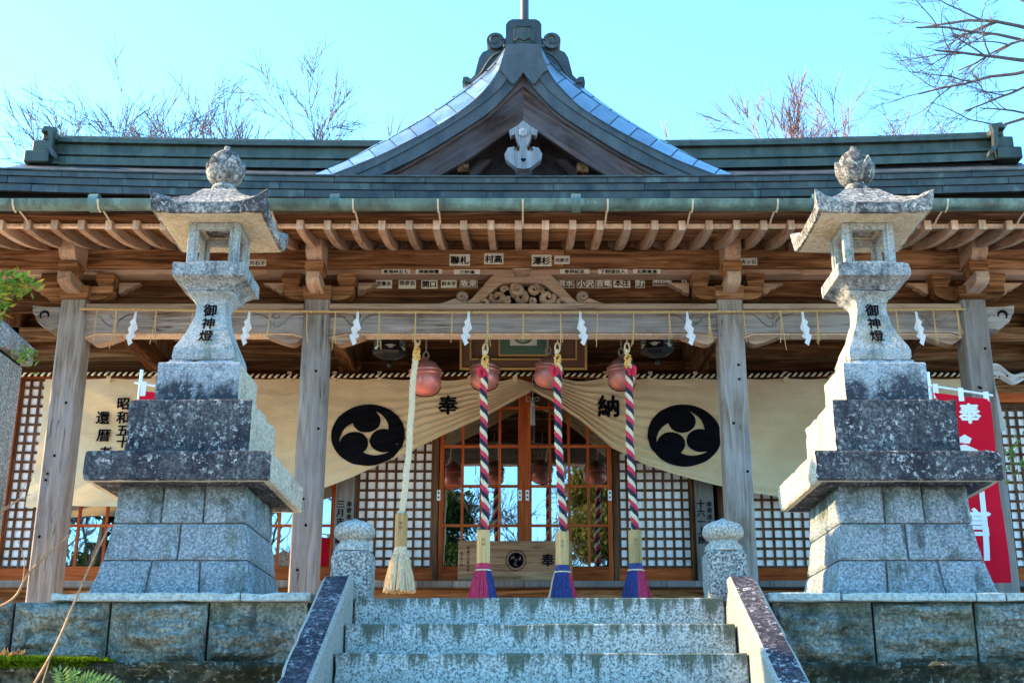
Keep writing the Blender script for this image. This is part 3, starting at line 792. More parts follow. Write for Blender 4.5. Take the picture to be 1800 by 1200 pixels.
# soffit boards above the rafters
sy = [8.97, 9.45, 9.93, 10.41, 10.85]
for a, b in zip(sy, sy[1:]):
    for x0, x1 in ((-5.7, -3.9), (-3.9, -1.2), (-1.2, 1.6), (1.6, 4.1), (4.1, 5.7)):
        m = MB(); m.grid(lambda u, v: (lerp(x0 + .002, x1 - .002, u), lerp(a + .003, b - .003, v), raf_z(lerp(a, b, v)) + hh + .004), 1, 4)
        m.grid(lambda u, v: (lerp(x0 + .002, x1 - .002, u), lerp(a + .003, b - .003, v), raf_z(lerp(a, b, v)) + hh + .022), 1, 4)
        m.build('soffit_board', 'wood_brown_x', HALL, recalc=False)
MB().box(-5.7, 5.7, 8.985, 9.03, 3.068, 3.09).build('rafter_batten', 'wood_cut', HALL)
MB().box(-5.7, 5.7, 8.84, 8.965, 3.102, 3.165, c=.004).build('eave_fascia', 'wood_dark_x', HALL)
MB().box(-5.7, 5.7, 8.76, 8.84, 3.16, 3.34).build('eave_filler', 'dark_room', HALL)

# --- posts and front beams
pm_ = MB().box(-.108, .108, -.108, .108, .0, 2.742, c=.014).mesh('post', 'wood_grey_z')
pb = MB().sq([(.20, -.03), (.20, .03), (.16, .07), (.14, .08)], 1).mesh('post_base', 'granite_mid')
for x in PX4:
    o = putw(pm_, 'post', HALL, (x, 9.98, .05)); putw(pb, 'post_base', HALL, (x, 9.98, -.02))
    for k in range(5):
        zz = rnd.uniform(.4, 2.5); q = MB().lathe([(.012, 0), (.009, .006), (0.001, .007)], 8)
        putw(q.mesh('nail_hole', 'ink'), 'nail_hole', o, (x + rnd.uniform(-.07, .07), 9.870, zz), (R(90), 0, 0))
KET = []
for a, b in ((-5.7, -3.80), (-3.80, 0.35), (.35, 3.80), (3.80, 5.7)):
    KET.append(MB().box(a + .001, b - .001, 9.90, 10.065, 3.08, 3.25, c=.006).build('eave_beam', 'wood_brown_x', HALL))
PAK = []
for a, b in ((-5.7, -2.2), (-2.2, 2.4), (2.4, 5.7)):
    PAK.append(MB().box(a + .001, b - .001, 9.95, 10.09, 3.035, 3.078).build('beam_packing', 'wood_mid_x', HALL))
FRZ = []
for (z0, z1) in ((2.745, 2.875), (2.88, 3.034)):
    for a, b in ((-5.7, -1.745), (-1.745, .9), (.9, 3.8), (3.8, 5.7)):
        FRZ.append(MB().box(a + .001, b - .001, 10.10 + rnd.uniform(0, .006), 10.14, z0, z1, c=.003).build('frieze_board', 'wood_dark_x', HALL))
for a, b in zip(PX4, PX4[1:]):
    MB().box(a + .108, b - .108, 9.865, 10.13, 2.694, 2.742, c=.006).build('tie_beam_cap', 'wood_mid_x', HALL)
    n = 20; t_ = []; bo = []
    for i in range(n + 1):
        x = lerp(a + .106, b - .106, i / n); q = abs(2 * i / n - 1)
        t_.append((x, 2.692)); bo.append((x, 2.497 - .03 * max(0, (q - .9) / .1) ** 2))
    tb = MB().band(t_, bo, 9.905, 10.08).build('tie_beam', 'wood_grey_x', HALL)
    MB().band([(x, z - .001) for x, z in bo], [(x, z - .012) for x, z in bo], 9.93, 10.06).build('beam_soffit', 'wood_cut', tb)
    for e, s_ in ((a + .12, 1), (b - .12, -1)):
        for k, pts in enumerate(([(.05, 2.66), (.11, 2.63), (.16, 2.575), (.22, 2.545), (.245, 2.58), (.225, 2.60)], [(.26, 2.545), (.27, 2.60), (.33, 2.645), (.42, 2.665)], [(.19, 2.665), (.20, 2.63), (.235, 2.62), (.25, 2.65), (.225, 2.665)])):
            MB().tube(resample([Vector((e + s_ * x, 9.905, z)) for x, z in pts], 14), [.002 + .005 * math.sin(PI * i / 13) for i in range(14)], 5).build('carved_line', 'wood_sign', tb)
    # slim corbels under the beam ends
    for e, s_ in ((a + .108, 1), (b - .108, -1)):
        cb = resample([Vector((e, 2.47)), Vector((e + s_ * .05, 2.42)), Vector((e + s_ * .10, 2.405)), Vector((e + s_ * .18, 2.425)), Vector((e + s_ * .30, 2.47))], 14)
        MB().prism([tuple(p) for p in cb] + [(e + s_ * .30, 2.484), (e, 2.484)], 9.94, 10.05).build('corbel', 'wood_mid_x', HALL)
# nosings outside the end posts
for s_ in (-1, 1):
    X = s_ * (3.80 + .108)
    pts = [(0, 2.72), (.14, 2.722), (.245, 2.735), (.235, 2.665), (.215, 2.655), (.205, 2.62), (.185, 2.585), (.15, 2.57), (.13, 2.545), (.105, 2.535), (.085, 2.515), (.05, 2.525), (0, 2.525)]
    k = MB().prism([(X + s_ * x, z) for x, z in pts], 9.90, 10.06).build('beam_nosing', 'wood_grey_x', HALL)
    cx, cz = X + s_ * .135, 2.645
    MB().tube([(cx + s_ * .036 * math.cos(t), 9.899, cz + .036 * math.sin(t)) for t in [R(200 - 22 * i) for i in range(12)]], [.003 + .014 * math.sin(PI * (i + 1) / 13) for i in range(12)], 6, flat=.6).build('carved_eye', 'ink', k)
    MB().tube([(X + s_ * (.045 + .03 * math.cos(t)), 9.899, 2.625 + .03 * math.sin(t)) for t in [R(180 - 20 * i) for i in range(9)]], .004, 5).build('carved_line', 'wood_sign', k)

# --- bracket sets on the posts: block, boat arms, small blocks and two noses
def masu(w_, d_, z0, z1, c=(0, 0)):
    m = MB(); zm = lerp(z0, z1, .45)
    return m.sq([(w_ * .76, z0), (w_ * .86, lerp(z0, zm, .5)), (w_, zm), (w_, z1)], 1, c=(c[0], c[1], 0), ys=d_ / w_)
def arm(hw, z0, z1, y0, y1):
    m = MB(); pts = [(-hw, z1), (-hw, lerp(z0, z1, .62))] + [(-hw + hw * .55 * (1 - math.cos(R(90) * k / 6)), lerp(z0, z1, .62) - (z1 - z0) * .62 * math.sin(R(90) * k / 6)) for k in range(1, 7)]
    pts = pts + [(-x, z) for x, z in pts[::-1]]
    return m.prism(pts, y0, y1)
def nose(hw, y0, y1, z0, z1, mat):
    pts = [(y1, z1), (y0, z1), (y0, lerp(z0, z1, .45))] + [(lerp(y0, y1, .34 * (1 - math.cos(R(90) * k / 5))), lerp(z0, lerp(z0, z1, .45), 1 - math.sin(R(90) * k / 5))) for k in range(1, 6)] + [(y1, z0)]
    return MB().prism(pts, -hw, hw, axis='x')
BR = [('bearing_block', masu(.118, .125, 2.792 - .05, 2.90), 'wood_brown_x', (0, 9.98)),
      ('boat_arm', arm(.30, 2.795, 2.918, -.06, .06), 'wood_brown_x', (0, 9.99)),
      ('small_block', masu(.078, .085, 2.920, 3.03), 'wood_brown_x', (-.235, 9.99)),
      ('small_block', masu(.078, .085, 2.920, 3.03), 'wood_brown_x', (.235, 9.99)),
      ('small_block', masu(.078, .085, 2.935, 3.045), 'wood_brown_x', (0, 9.74)),
      ('lower_nose', nose(.055, 9.60, 9.95, 2.825, 2.93, 'x'), 'wood_mid_y', (0, 0)),
      ('upper_nose', nose(.066, 9.58, 9.95, 3.05, 3.262, 'x'), 'wood_mid_y', (0, 0))]
br_me = [(n_, m.mesh(n_, mt), l) for n_, m, mt, l in BR]
wedge = []
for s_ in (-1, 1):
    pts = [(s_ * .32, 2.983), (s_ * .50, 2.983), (s_ * .475, 2.965), (s_ * .44, 2.955), (s_ * .425, 2.935), (s_ * .385, 2.925), (s_ * .36, 2.895), (s_ * .32, 2.885)]
    wedge.append(MB().prism(pts, 10.02, 10.095).mesh('scroll_corbel', 'wood_mid_x'))
for x in PX4:
    for n_, me, l in br_me: putw(me, n_, HALL, (x, l[1], 0) if l[1] else (x, 0, 0)).location.x += l[0]
    for me in wedge: putw(me, 'scroll_corbel', HALL, (x, 0, 0))
for x in (-5.5, -4.8, -2.75, -.95, 1.0, 2.8, 4.7, 5.5):
    MB().box(x - .07, x + .07, 10.06, 10.12, 2.75, 2.80, c=.004).build('frieze_stud', 'wood_dark_x', HALL)

# --- frog-leg strut with carved waves
YK = 9.955
k_half = [(768, 535), (785, 530), (800, 524), (812, 531), (822, 530), (830, 524), (845, 508), (858, 492), (870, 481), (880, 477), (893, 477), (903, 482), (909, 486), (920, 486)]
k_in = [(920, 497), (897, 497), (884, 498), (876, 502), (862, 514), (850, 524), (838, 535)]
full = k_half + [(1836 - x, y) for x, y in k_half[-2::-1]] + [(1836 - x, y) for x, y in k_in[::-1]][:-1] + k_in
KM = MB().prism(AP(full, YK), YK, YK + .10).build('frog_leg_strut', 'wood_mid_x', HALL)
MB().prism(AP([(901, 474), (934, 474), (932, 480), (926, 486), (909, 486), (903, 480)], YK), YK - .02, YK + .12).build('small_block', 'wood_mid_x', KM)
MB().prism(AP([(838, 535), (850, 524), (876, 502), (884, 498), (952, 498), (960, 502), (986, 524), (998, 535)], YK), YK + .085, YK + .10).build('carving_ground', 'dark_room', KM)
def curl(px, py, r, turns, d, th, a0, par, taper=1.0):
    c = A(px, py, YK); n = int(turns * 12); r *= 10.6 / F; th *= 10.6 / F
    P = [(c[0] + d * r * (1 - .75 * i / n) * math.cos(a0 + 2 * PI * turns * i / n), YK + .045 - .035 * i / n, c[1] + r * (1 - .75 * i / n) * math.sin(a0 + 2 * PI * turns * i / n)) for i in range(n + 1)]
    MB().tube(P, [th * (.35 + .65 * math.sin(PI * min(1, .12 + .88 * i / n) ** .8)) for i in range(n + 1)], 8).build('wave_curl', 'wood_mid_x', par, smooth=60)
for px, py, r, tn, d, th, a0 in ((811, 520, 10, 1.4, 1, 5, R(230)), (1025, 520, 10, 1.4, -1, 5, R(230)), (875, 521, 13, 1.2, 1, 6.5, R(150)), (962, 521, 13, 1.2, -1, 6.5, R(150)),
        (851, 529, 8, 1.1, 1, 4.5, R(160)), (986, 529, 8, 1.1, -1, 4.5, R(160)), (910, 507, 12, 1.3, 1, 6, R(80)), (938, 506, 10, 1.3, -1, 5, R(100)), (914, 522, 14, 1.1, -1, 7, R(10)),
        (893, 526, 7, 1, 1, 4, R(60)), (935, 528, 7, 1, -1, 4, R(60)), (886, 507, 7, 1, 1, 3.5, R(0)), (950, 508, 7, 1, -1, 3.5, R(0))):
    curl(px, py, r, tn, d, th, a0, KM)

# --- inside of the porch: wall boards, lintels, ceiling, tie beams
for i in range(8):
    z0 = 2.80 + i * .145
    for a, b in ((-6.0, -1.82), (-1.82, 1.82), (1.82, 6.0)):
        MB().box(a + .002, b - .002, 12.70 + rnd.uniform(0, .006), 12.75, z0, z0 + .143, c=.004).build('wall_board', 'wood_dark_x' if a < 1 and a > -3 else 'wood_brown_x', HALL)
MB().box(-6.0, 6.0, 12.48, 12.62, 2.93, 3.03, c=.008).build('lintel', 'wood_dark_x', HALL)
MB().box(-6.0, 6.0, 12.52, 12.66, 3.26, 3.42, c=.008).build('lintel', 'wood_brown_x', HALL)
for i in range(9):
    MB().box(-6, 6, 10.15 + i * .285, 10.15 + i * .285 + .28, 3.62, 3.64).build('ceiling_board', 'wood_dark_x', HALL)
for x in (-3.80, -1.80, 1.80, 3.80, -5.45, 5.52):
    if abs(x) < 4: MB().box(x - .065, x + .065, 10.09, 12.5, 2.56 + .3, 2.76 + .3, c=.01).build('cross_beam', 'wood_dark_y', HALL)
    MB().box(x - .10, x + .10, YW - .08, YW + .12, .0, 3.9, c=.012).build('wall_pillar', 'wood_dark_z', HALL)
    MB().sq([(.06, 2.80), (.10, 2.87), (.12, 2.90), (.12, 2.96)], 1, c=(x, 12.40, 0)).build('pillar_bracket', 'wood_dark_x', HALL)

MB().box(3.92, 5.40, YW - .05, YW + .05, 2.60, 2.70, c=.005).build('lintel', 'wood_red_x', HALL)
MB().box(3.92, 5.40, YW - .03, YW + .04, 2.702, 2.795, c=.005).build('wall_board', 'wood_brown_x', HALL)
# --- veranda
FZ = .642
for i in range(34):
    a = -5.6 + i * .33
    MB().box(a + .0015, a + .3285, 11.60 + rnd.uniform(0, .008), 13.4, FZ - .058, FZ + rnd.uniform(-.002, .002), c=.004).build('veranda_plank', 'wood_sign', HALL)
for a, b in ((-6, -2.4), (-2.4, 1.1), (1.1, 6)):
    MB().box(a + .002, b - .002, 11.74, 11.88, .36, .58, c=.006).build('veranda_joist', 'wood_brown_x', HALL)
for x in (-5.2, -3.8, -1.8, 0, 1.8, 3.8, 5.2): MB().box(x - .07, x + .07, 11.78, 11.92, -.03, .36).build('floor_post', 'wood_dark_z', HALL)
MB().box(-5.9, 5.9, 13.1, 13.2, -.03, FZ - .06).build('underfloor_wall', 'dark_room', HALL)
# ------------------------------------------------------------------ doors and lattice screens of the hall
SZ = .884; TZ = 2.92
def X9(px): return A(px, 900, YW)[0]
slat_cache = {}
def bar(w_, d_, l_, mat, axis):
    key = (round(w_, 4), round(d_, 4), round(l_, 3), mat, axis)
    if key not in slat_cache:
        m = MB()
        if axis == 'z': m.box(-w_ / 2, w_ / 2, -d_ / 2, d_ / 2, 0, l_)
        else: m.box(0, l_, -d_ / 2, d_ / 2, -w_ / 2, w_ / 2)
        slat_cache[key] = m.mesh('bar', mat)
    return slat_cache[key]
def lattice(x0, x1, frame='wood_lattice', y=YW, TZ=2.92):
    fw = .05
    m = MB(); m.box(x0, x0 + fw, y - .02, y + .03, FZ + .003, TZ); m.box(x1 - fw, x1, y - .02, y + .03, FZ + .003, TZ)
    m.box(x0 + fw, x1 - fw, y - .02, y + .03, TZ - fw, TZ)
    D = m.build('lattice_door', frame, HALL)
    MB().box(x0 + fw, x1 - fw, y - .017, y + .028, FZ + .003, SZ - .002).build('bottom_rail', 'wood_red_x', D)
    MB().box(x0 + fw, x1 - fw, y + .012, y + .02, SZ, TZ - fw).build('paper_screen', 'paper_screen', D)
    a, b = x0 + fw, x1 - fw; nc = max(2, round((b - a) / .098)); nr = round((TZ - fw - SZ) / .098)
    pc = (b - a) / nc; pr_ = (TZ - fw - SZ) / nr
    for i in range(nc + 1):
        x = min(max(a + i * pc, a + .014), b - .014)
        putw(bar(.024, .016, TZ - fw - SZ, 'wood_lattice', 'z'), 'slat', D, (x, y + .001, SZ))
    for j in range(nr + 1):
        z = min(max(SZ + j * pr_, SZ + .014), TZ - fw - .014)
        putw(bar(.024, .015, b - a, 'wood_lattice', 'x'), 'slat', D, (a, y + .0006, z))
    return D
def glass_door(x0, x1, ncol, y, s0=.05, s1=.05, mw=.026, zs=None):
    m = MB(); m.box(x0, x0 + s0, y - .018, y + .018, FZ + .003, TZ); m.box(x1 - s1, x1, y - .018, y + .018, FZ + .003, TZ)
    D = m.build('glass_door', 'wood_red_z', HALL)
    MB().box(x0 + s0, x1 - s1, y - .016, y + .016, FZ + .003, SZ + .012).build('bottom_rail', 'wood_red_x', D)
    MB().box(x0 + s0, x1 - s1, y - .016, y + .016, TZ - .05, TZ).build('top_rail', 'wood_red_x', D)
    a, b = x0 + s0, x1 - s1; pc = (b - a) / ncol
    zs = zs or [SZ + .012, 1.31, 1.715, 2.13, 2.54, TZ - .05]
    for i in range(1, ncol): putw(bar(mw, .024, TZ - .06 - SZ, 'wood_red_z', 'z'), 'muntin', D, (a + i * pc, y - .001, SZ + .012))
    for z in zs[1:-1]: putw(bar(mw, .022, b - a, 'wood_red_x', 'x'), 'muntin', D, (a, y - .002, z))
    for i in range(ncol):
        for z0, z1 in zip(zs, zs[1:]):
            xa, xb = a + i * pc + .008, a + (i + 1) * pc - .008
            t = rnd.uniform(-.0035, .0035); q = rnd.uniform(-.0035, .0035)
            MB().add([(xa, y + .004 - t * .1, z0 + .006), (xb, y + .004 + t * .1, z0 + .006), (xb, y + .004 + t * .1 + q * .1, z1 - .006), (xa, y + .004 - t * .1 + q * .1, z1 - .006)], [[0, 1, 2, 3]]).build('pane', 'window_glass', D, recalc=False)
    return D
def pull(D, px):
    x, z = A(px, 870, YW - .05)
    m = MB().box(x - .018, x + .018, YW - .052, YW - .046, z - .055, z + .055, 0, .003)
    m.box(x - .008, x + .008, YW - .056, YW - .051, z - .03, z - .012, 1); m.box(x - .008, x + .008, YW - .056, YW - .051, z + .014, z + .034, 1)
    m.build('pull_plate', ['steel_white', 'ink'], D)
d1 = glass_door(X9(772), X9(922) - .001, 4, YW - .03, .045, .065); pull(d1, 914); pull(d1, 771)
d2 = glass_door(X9(922) + .001, X9(1076), 4, YW - .03, .065, .045); pull(d2, 927); pull(d2, 1072)
lattice(X9(618), X9(770)); lattice(X9(1078), X9(1224))
lattice(X9(1262), X9(1436)); lattice(X9(1437), X9(1606))
lattice(3.92, 4.64, y=YW + .01, TZ=2.595); lattice(4.65, 5.40, y=YW + .01, TZ=2.595)
lattice(-5.34, -4.86, 'wood_red_z', YW + .01)
glass_door(-4.85, -3.91, 3, YW - .03); glass_door(-3.69, -2.80, 3, YW - .03); glass_door(-2.795, -1.905, 3, YW - .03)
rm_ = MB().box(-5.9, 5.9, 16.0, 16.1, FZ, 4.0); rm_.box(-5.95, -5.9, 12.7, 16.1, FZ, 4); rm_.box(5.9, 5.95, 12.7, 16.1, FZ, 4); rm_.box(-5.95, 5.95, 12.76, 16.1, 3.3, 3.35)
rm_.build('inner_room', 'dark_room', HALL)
# signboards on the two middle pillars
for px, txt, lab in ((604, '三月吉日献', 'dark vertical signboard with brushed writing on the left middle pillar'), (1240, '十六一上座', 'dark vertical signboard with brushed writing on the right middle pillar')):
    x, z = A(px, 925, 12.48)
    t = thing('sign_board', lab, 'sign', (x, 12.48, z - .6))
    MB().box(x - .095, x + .095, 12.48, 12.505, z - .62, z + .55, c=.005).build('board', 'wood_sign', t)
    m = MB(); m.text(txt, x - .038, z + .05, 12.477, .085, vert=True, bold=.03); m.text('奉寄進水舎', x + .048, z + .1, 12.477, .06, vert=True, bold=.02)
    m.build('writing', 'ink', t, recalc=False)

# ------------------------------------------------------------------ stickers on the beams
def sticker(parent, px, py, wpx, hpx, txt, Y, dark=False):
    x, z = A(px, py, Y); sx = wpx / F * 10.55; sz = hpx / F * 10.9
    m = MB().box(x - sx / 2, x + sx / 2, Y - .004, Y - .001, z - sz / 2, z + sz / 2)
    if dark:
        m.box(x - sx / 2 + .004, x + sx / 2 - .004, Y - .005, Y - .0041, z - sz / 2 + .004, z + sz / 2 - .004, 2)
    n = len(txt); size = min(sx * .92 / n, sz * .82)
    m.text(txt, x, z - .004, Y - .0062, size, 0 if dark else 1, bold=.035, sx=min(1.25, sx * .92 / n / size))
    m.build('votive_sticker', ['paper_sticker', 'ink', 'paper_sticker_dark'], parent)
def near(lst, px, Y):
    x = A(px, 480, Y)[0]
    return min(lst, key=lambda o: abs(sum(v.co.x for v in o.data.vertices) / len(o.data.vertices) - x))
for px, py, w_, h_, t in ((808, 457, 36, 21, '聯札'), (868, 455, 34, 20, '村高'), (952, 458, 35, 21, '澤杉'), (988, 457, 27, 15, '元奈子'), (453, 462, 30, 12, '片石子')):
    sticker(near(KET, px, 9.9), px, py, w_, h_, t, 9.899)
up = [o for o in FRZ if o.data.vertices[0].co.z > 2.86]; lo = [o for o in FRZ if o.data.vertices[0].co.z < 2.86]
for px, py, w_, h_, t, d in ((675, 498, 29, 19, '宮重永', 0), (716, 497, 31, 22, '弥彦会', 0), (755, 499, 29, 18, '関口', 0), (789, 498, 28, 17, '鈴木平', 0), (824, 497, 32, 18, '坂東', 1),
        (994, 497, 31, 20, '清水', 1), (1029, 498, 31, 17, '小沢', 1), (1061, 497, 29, 19, '吉竜', 1), (1093, 497, 30, 18, '本庄', 0), (1125, 496, 17, 21, '好', 1), (1164, 493, 34, 19, '明石権', 1), (1203, 496, 9, 8, '久', 0)):
    sticker(near(up, px, 10.1), px, py, w_, h_, t, 10.098, d)
for px, py, w_, h_, t in ((696, 475, 52, 9, '東海林五七'), (754, 475, 48, 9, '柳屋御霊'), (821, 476, 48, 9, '三好福'), (1010, 475, 54, 9, '参拝紀念'), (1077, 475, 54, 9, '下野国住人'), (1137, 475, 50, 9, '北関東連')):
    sticker(near(PAK, px, 9.95), px, py + 2, w_ * .97, h_ * .95, t, 9.9485)
sticker(KM, 917, 468, 30, 11, '大久図', YK - .021)
for x in (3,): pass
x_ = A(1316, 483, 9.89)
sticker(near(KET, 1316, 9.9), 1316, 460, 30, 13, '大ヶ石', 9.899)

# ------------------------------------------------------------------ curtain
YC = 12.30
ct_z = A(900, 668, YC)[1]
bot_px = [(58, 893), (130, 889), (210, 891), (330, 893), (450, 889), (525, 872), (567, 857), (620, 838), (700, 803), (770, 769), (850, 733), (905, 702), (928, 690), (936, 684), (944, 690), (968, 702), (1020, 738), (1075, 787), (1130, 815), (1190, 834), (1260, 852), (1330, 866), (1400, 876), (1500, 886), (1640, 890), (1752, 888)]
bot_w = sorted(A(px, py, YC) for px, py in bot_px)
xL, xRt = A(66, 780, YC)[0], A(1748, 780, YC)[0]; xC = A(936, 690, YC)[0]
def zbot(x): return interp(bot_w, x)
tabs_x = [xC + .06 + d for d in [i * .465 - .24 for i in range(-11, 12)]]
def ztop(x):
    d = min(abs(x - t) for t in tabs_x)
    k = .010 + .045 * math.exp(-abs(x - xC) / .8)
    return ct_z + .02 - k * math.sin(min(d / .2325, 1) * PI / 2) ** 1.4
def cy(x, z):
    zt, zb_ = ztop(x), zbot(x); q = min(max((zt - z) / max(zt - zb_, .02), 0), 1)
    d = abs(x - xC)
    amp = .055 * math.exp(-d / .75) * (.35 + .65 * q) + .006 * q * math.exp(-max(0, d - 1.5) / 2)
    f = math.sin(2 * PI * (8.5 * q ** 1.2 + .35 * noise.noise(Vector((x * .9, q * 3, 1.3)))))
    big = .075 * noise.noise(Vector((x * 1.1 + z * .9, z * 1.3 - x * .35, 4.2))) * q ** .5
    dg = .030 * (.6 + noise.noise(Vector((x * 1.7, z * 1.7, 9)))) * math.sin(11 * (z * .8 + x * (.55 if x > 0 else -.55))) * min(1, max(0, d - 1.2) / 1.2) * q
    return YC + (amp * f + big + dg) * min(1, q * 6) 
CUR = thing('shrine_curtain', 'long cream hemp curtain with black comma crests, drawn up in the middle', 'curtain', (0, YC, .7))
m = MB(); nx, nz = 520, 64
def cf(u, v):
    x = lerp(xL, xRt, u); z = lerp(zbot(x), ztop(x), v)
    ex = 0
    if x < xL + .12: ex = -.03 * math.sin(z * 5) * (1 - v)
    return (x + ex, cy(x, z), z)
m.grid(cf, nx, nz)
m.build('cloth', 'cloth_hemp', CUR, smooth=180, recalc=False)
# hem tabs
for t in tabs_x:
    if xL < t < xRt: MB().box(t - .022, t + .022, YC - .03, YC - .018, ztop(t) - .05, ct_z + .085).build('hanging_tab', 'cloth_hemp', CUR)
def tomoe(cx, cz, r, par, mat, yf, lift_, ring=True, rot=0, name='crest', zs=1.0):
    """three commas chasing round a disc"""
    m = MB()
    for k in range(3):
        a0 = rot + k * 2 * PI / 3
        hc = (.46 * math.cos(a0), .46 * math.sin(a0)); hr = .378
        def addp(pts, faces):
            V = []
            for x, z in pts:
                X, Z = cx + x * r, cz + z * r * zs; V.append((X, yf(X, Z) - lift_ - .0004 * k, Z))
            m.add(V, faces)
        rings = [[(hc[0] + hr * q * math.cos(2 * PI * i / 40), hc[1] + hr * q * math.sin(2 * PI * i / 40)) for i in range(40)] for q in (1, .75, .5, .25)]
        pts = sum(rings, []) + [hc]; Fs = []
        for q in range(3):
            for i in range(40): Fs.append([q * 40 + i, q * 40 + (i + 1) % 40, (q + 1) * 40 + (i + 1) % 40, (q + 1) * 40 + i])
        for i in range(40): Fs.append([120 + i, 120 + (i + 1) % 40, 160])
        addp(pts, Fs)
        seg = 5; pts = []
        B1 = []; B2 = []
        for i in range(34):
            t = i / 33; a = a0 - R(4) + R(150) * t
            B1.append((math.cos(a), math.sin(a))); ri = lerp(.42, .985, t ** 1.08); B2.append((ri * math.cos(a), ri * math.sin(a)))
        # rim of the head
        for i in range(34):
            for j in range(seg + 1):
                f_ = j / seg; pts.append((lerp(B1[i][0], B2[i][0], f_), lerp(B1[i][1], B2[i][1], f_)))
        Fs = [[i * (seg + 1) + j, i * (seg + 1) + j + 1, (i + 1) * (seg + 1) + j + 1, (i + 1) * (seg + 1) + j] for i in range(33) for j in range(seg)]
        addp([(x, z) for x, z in pts], Fs)
        C1 = []
        pts = []
        for i in range(16):
            t = i / 15; a = a0 - R(4) - R(24) * t; ro = lerp(1, .70, t); ri = .52
            for j in range(seg + 1): f_ = lerp(ro, ri, j / seg); pts.append((f_ * math.cos(a), f_ * math.sin(a)))
        Fs = [[i * (seg + 1) + j, i * (seg + 1) + j + 1, (i + 1) * (seg + 1) + j + 1, (i + 1) * (seg + 1) + j] for i in range(15) for j in range(seg)]
        addp(pts, Fs)
    return m.build(name, mat, par, recalc=False)
for px, py, rr in ((647, 764, 65), (1203, 765, 65)):
    x, z = A(px, py, YC); r = rr / F * 12.6
    tomoe(x, z, r, CUR, 'ink', cy, .008, rot=R(97), zs=.86)
def brushed(txt, px, py, size_px, vert=False, bold=.035):
    x, z = A(px, py, YC); s_ = size_px / F * 12.7
    m = MB(); m.text(txt, x, z, 0, s_, bold=bold, vert=vert, fn=lambda a, b: cy(a, b) - .018)
    m.build('brushed_character', 'ink', CUR, recalc=False)
brushed('奉', 788, 713, 36); brushed('納', 1070, 715, 40)
for i, (c, px, py) in enumerate((('昭', 217, 709), ('和', 216, 733), ('五', 216, 756), ('十', 217, 777))): brushed(c, px, py, 23)
for c, px, py in (('還', 181, 734), ('暦', 183, 765), ('者', 187, 797)): brushed(c, px, py, 24)
# black and white cord along the top, and pole
zc = A(900, 661, YC)[1]
m = MB(); L0, L1_ = xL - .35, xRt + .5; n = int((L1_ - L0) / .0125)
for s_ in (0, 1):
    P = [(L0 + i * .0125, YC - .045 + .012 * math.sin(2 * PI * i / 5.2 + s_ * PI), zc + .012 * math.cos(2 * PI * i / 5.2 + s_ * PI) + .012 * math.sin(i * .02)) for i in range(n)]
    m.tube(P, .0125, 5, mi=s_)
m.build('twisted_cord', ['ink', 'rope_white'], CUR, smooth=60)
MB().tube([(L0, YC + .005, zc + .01), (L1_, YC + .005, zc + .01)], .022, 8).build('curtain_pole', 'wood_dark_x', CUR, smooth=60)
# bunched cloth at the right end
ex, ez = A(1752, 690, YC)
m = MB()
def bunch(u, v):
    z = lerp(ct_z - .55, ct_z + .03, v); wd = lerp(.14, .05, v)
    return (xRt - .02 + wd * u, YC - .05 + .03 * math.sin(u * 17 + v * 2) + .02 * math.sin(v * 7), z + .01 * math.sin(u * 9))
m.grid(bunch, 30, 30)
def bunch2(u, v): return (xRt + .02 + .42 * u, YC - .07 + .03 * math.sin(v * 11 + u * 4), ct_z + .06 - .07 * u + (v - .5) * lerp(.16, .07, u) + .03 * math.sin(u * 9))
m.grid(bunch2, 24, 14)
m.build('gathered_end', 'cloth_white', CUR, smooth=180, recalc=False)
# tassel that lifts the curtain
tz = A(936, 690, YC - .1)[1]
TS = MB(); yt = YC - .10
TS.tube([(xC, yt, tz + .16), (xC, yt, tz - .08)], .006, 5)
for s_ in (-1, 1):
    TS.tube([(xC, yt, tz - .075), (xC + s_ * .035, yt, tz - .045), (xC + s_ * .065, yt, tz - .05), (xC + s_ * .06, yt, tz - .085), (xC + s_ * .02, yt, tz - .09), (xC, yt, tz - .08)], .005, 5)
TS.lathe([(.012, 0), (.02, -.02), (.02, -.05), (.016, -.055), (.024, -.075), (.026, -.25), (.0, -.252)], 14, (xC, yt, tz - .09))
TS.build('lifting_tassel', 'wire', CUR, smooth=40)
# ------------------------------------------------------------------ offering box
bx0, bx1 = A(805, 985, 11.68)[0], A(1006, 985, 11.68)[0]; bz1 = A(900, 950, 11.68)[1]
OB = thing('offering_box', 'wooden offering box with carved comma crest in front of the glass doors', 'offering box', ((bx0 + bx1) / 2, 11.9, FZ))
MB().box(bx0, bx1, 11.68, 11.72, FZ + .004, bz1, c=.004).build('front_board', 'wood_box', OB)
MB().box(bx0, bx1, 12.16, 12.20, FZ + .004, bz1, c=.004).build('back_board', 'wood_box', OB)
for a in (bx0 + .01, bx1 - .05): MB().box(a, a + .04, 11.721, 12.159, FZ + .004, bz1 - .003, c=.004).build('side_board', 'wood_box', OB)
for i in range(6): MB().box(bx0 + .05, bx1 - .05, 11.74 + i * .07, 11.78 + i * .07, bz1 - .04, bz1 - .012, c=.004).build('top_slat', 'wood_box', OB)
cx, cz = A(907, 984, 11.68); rr = 13.5 / F * 11.6
tomoe(cx, cz, rr, OB, 'ink', lambda x, z: 11.68, .003, rot=R(75))
MB().tube([(cx + rr * 1.3 * math.cos(2 * PI * i / 40), 11.679, cz + rr * 1.3 * math.sin(2 * PI * i / 40)) for i in range(41)], .0035, 5).build('crest_ring', 'ink', OB)
m = MB(); x, z = A(963, 984, 11.68); m.text('奉', x, z, 11.677, .125, bold=.03); m.build('carved_character', 'ink', OB, recalc=False)
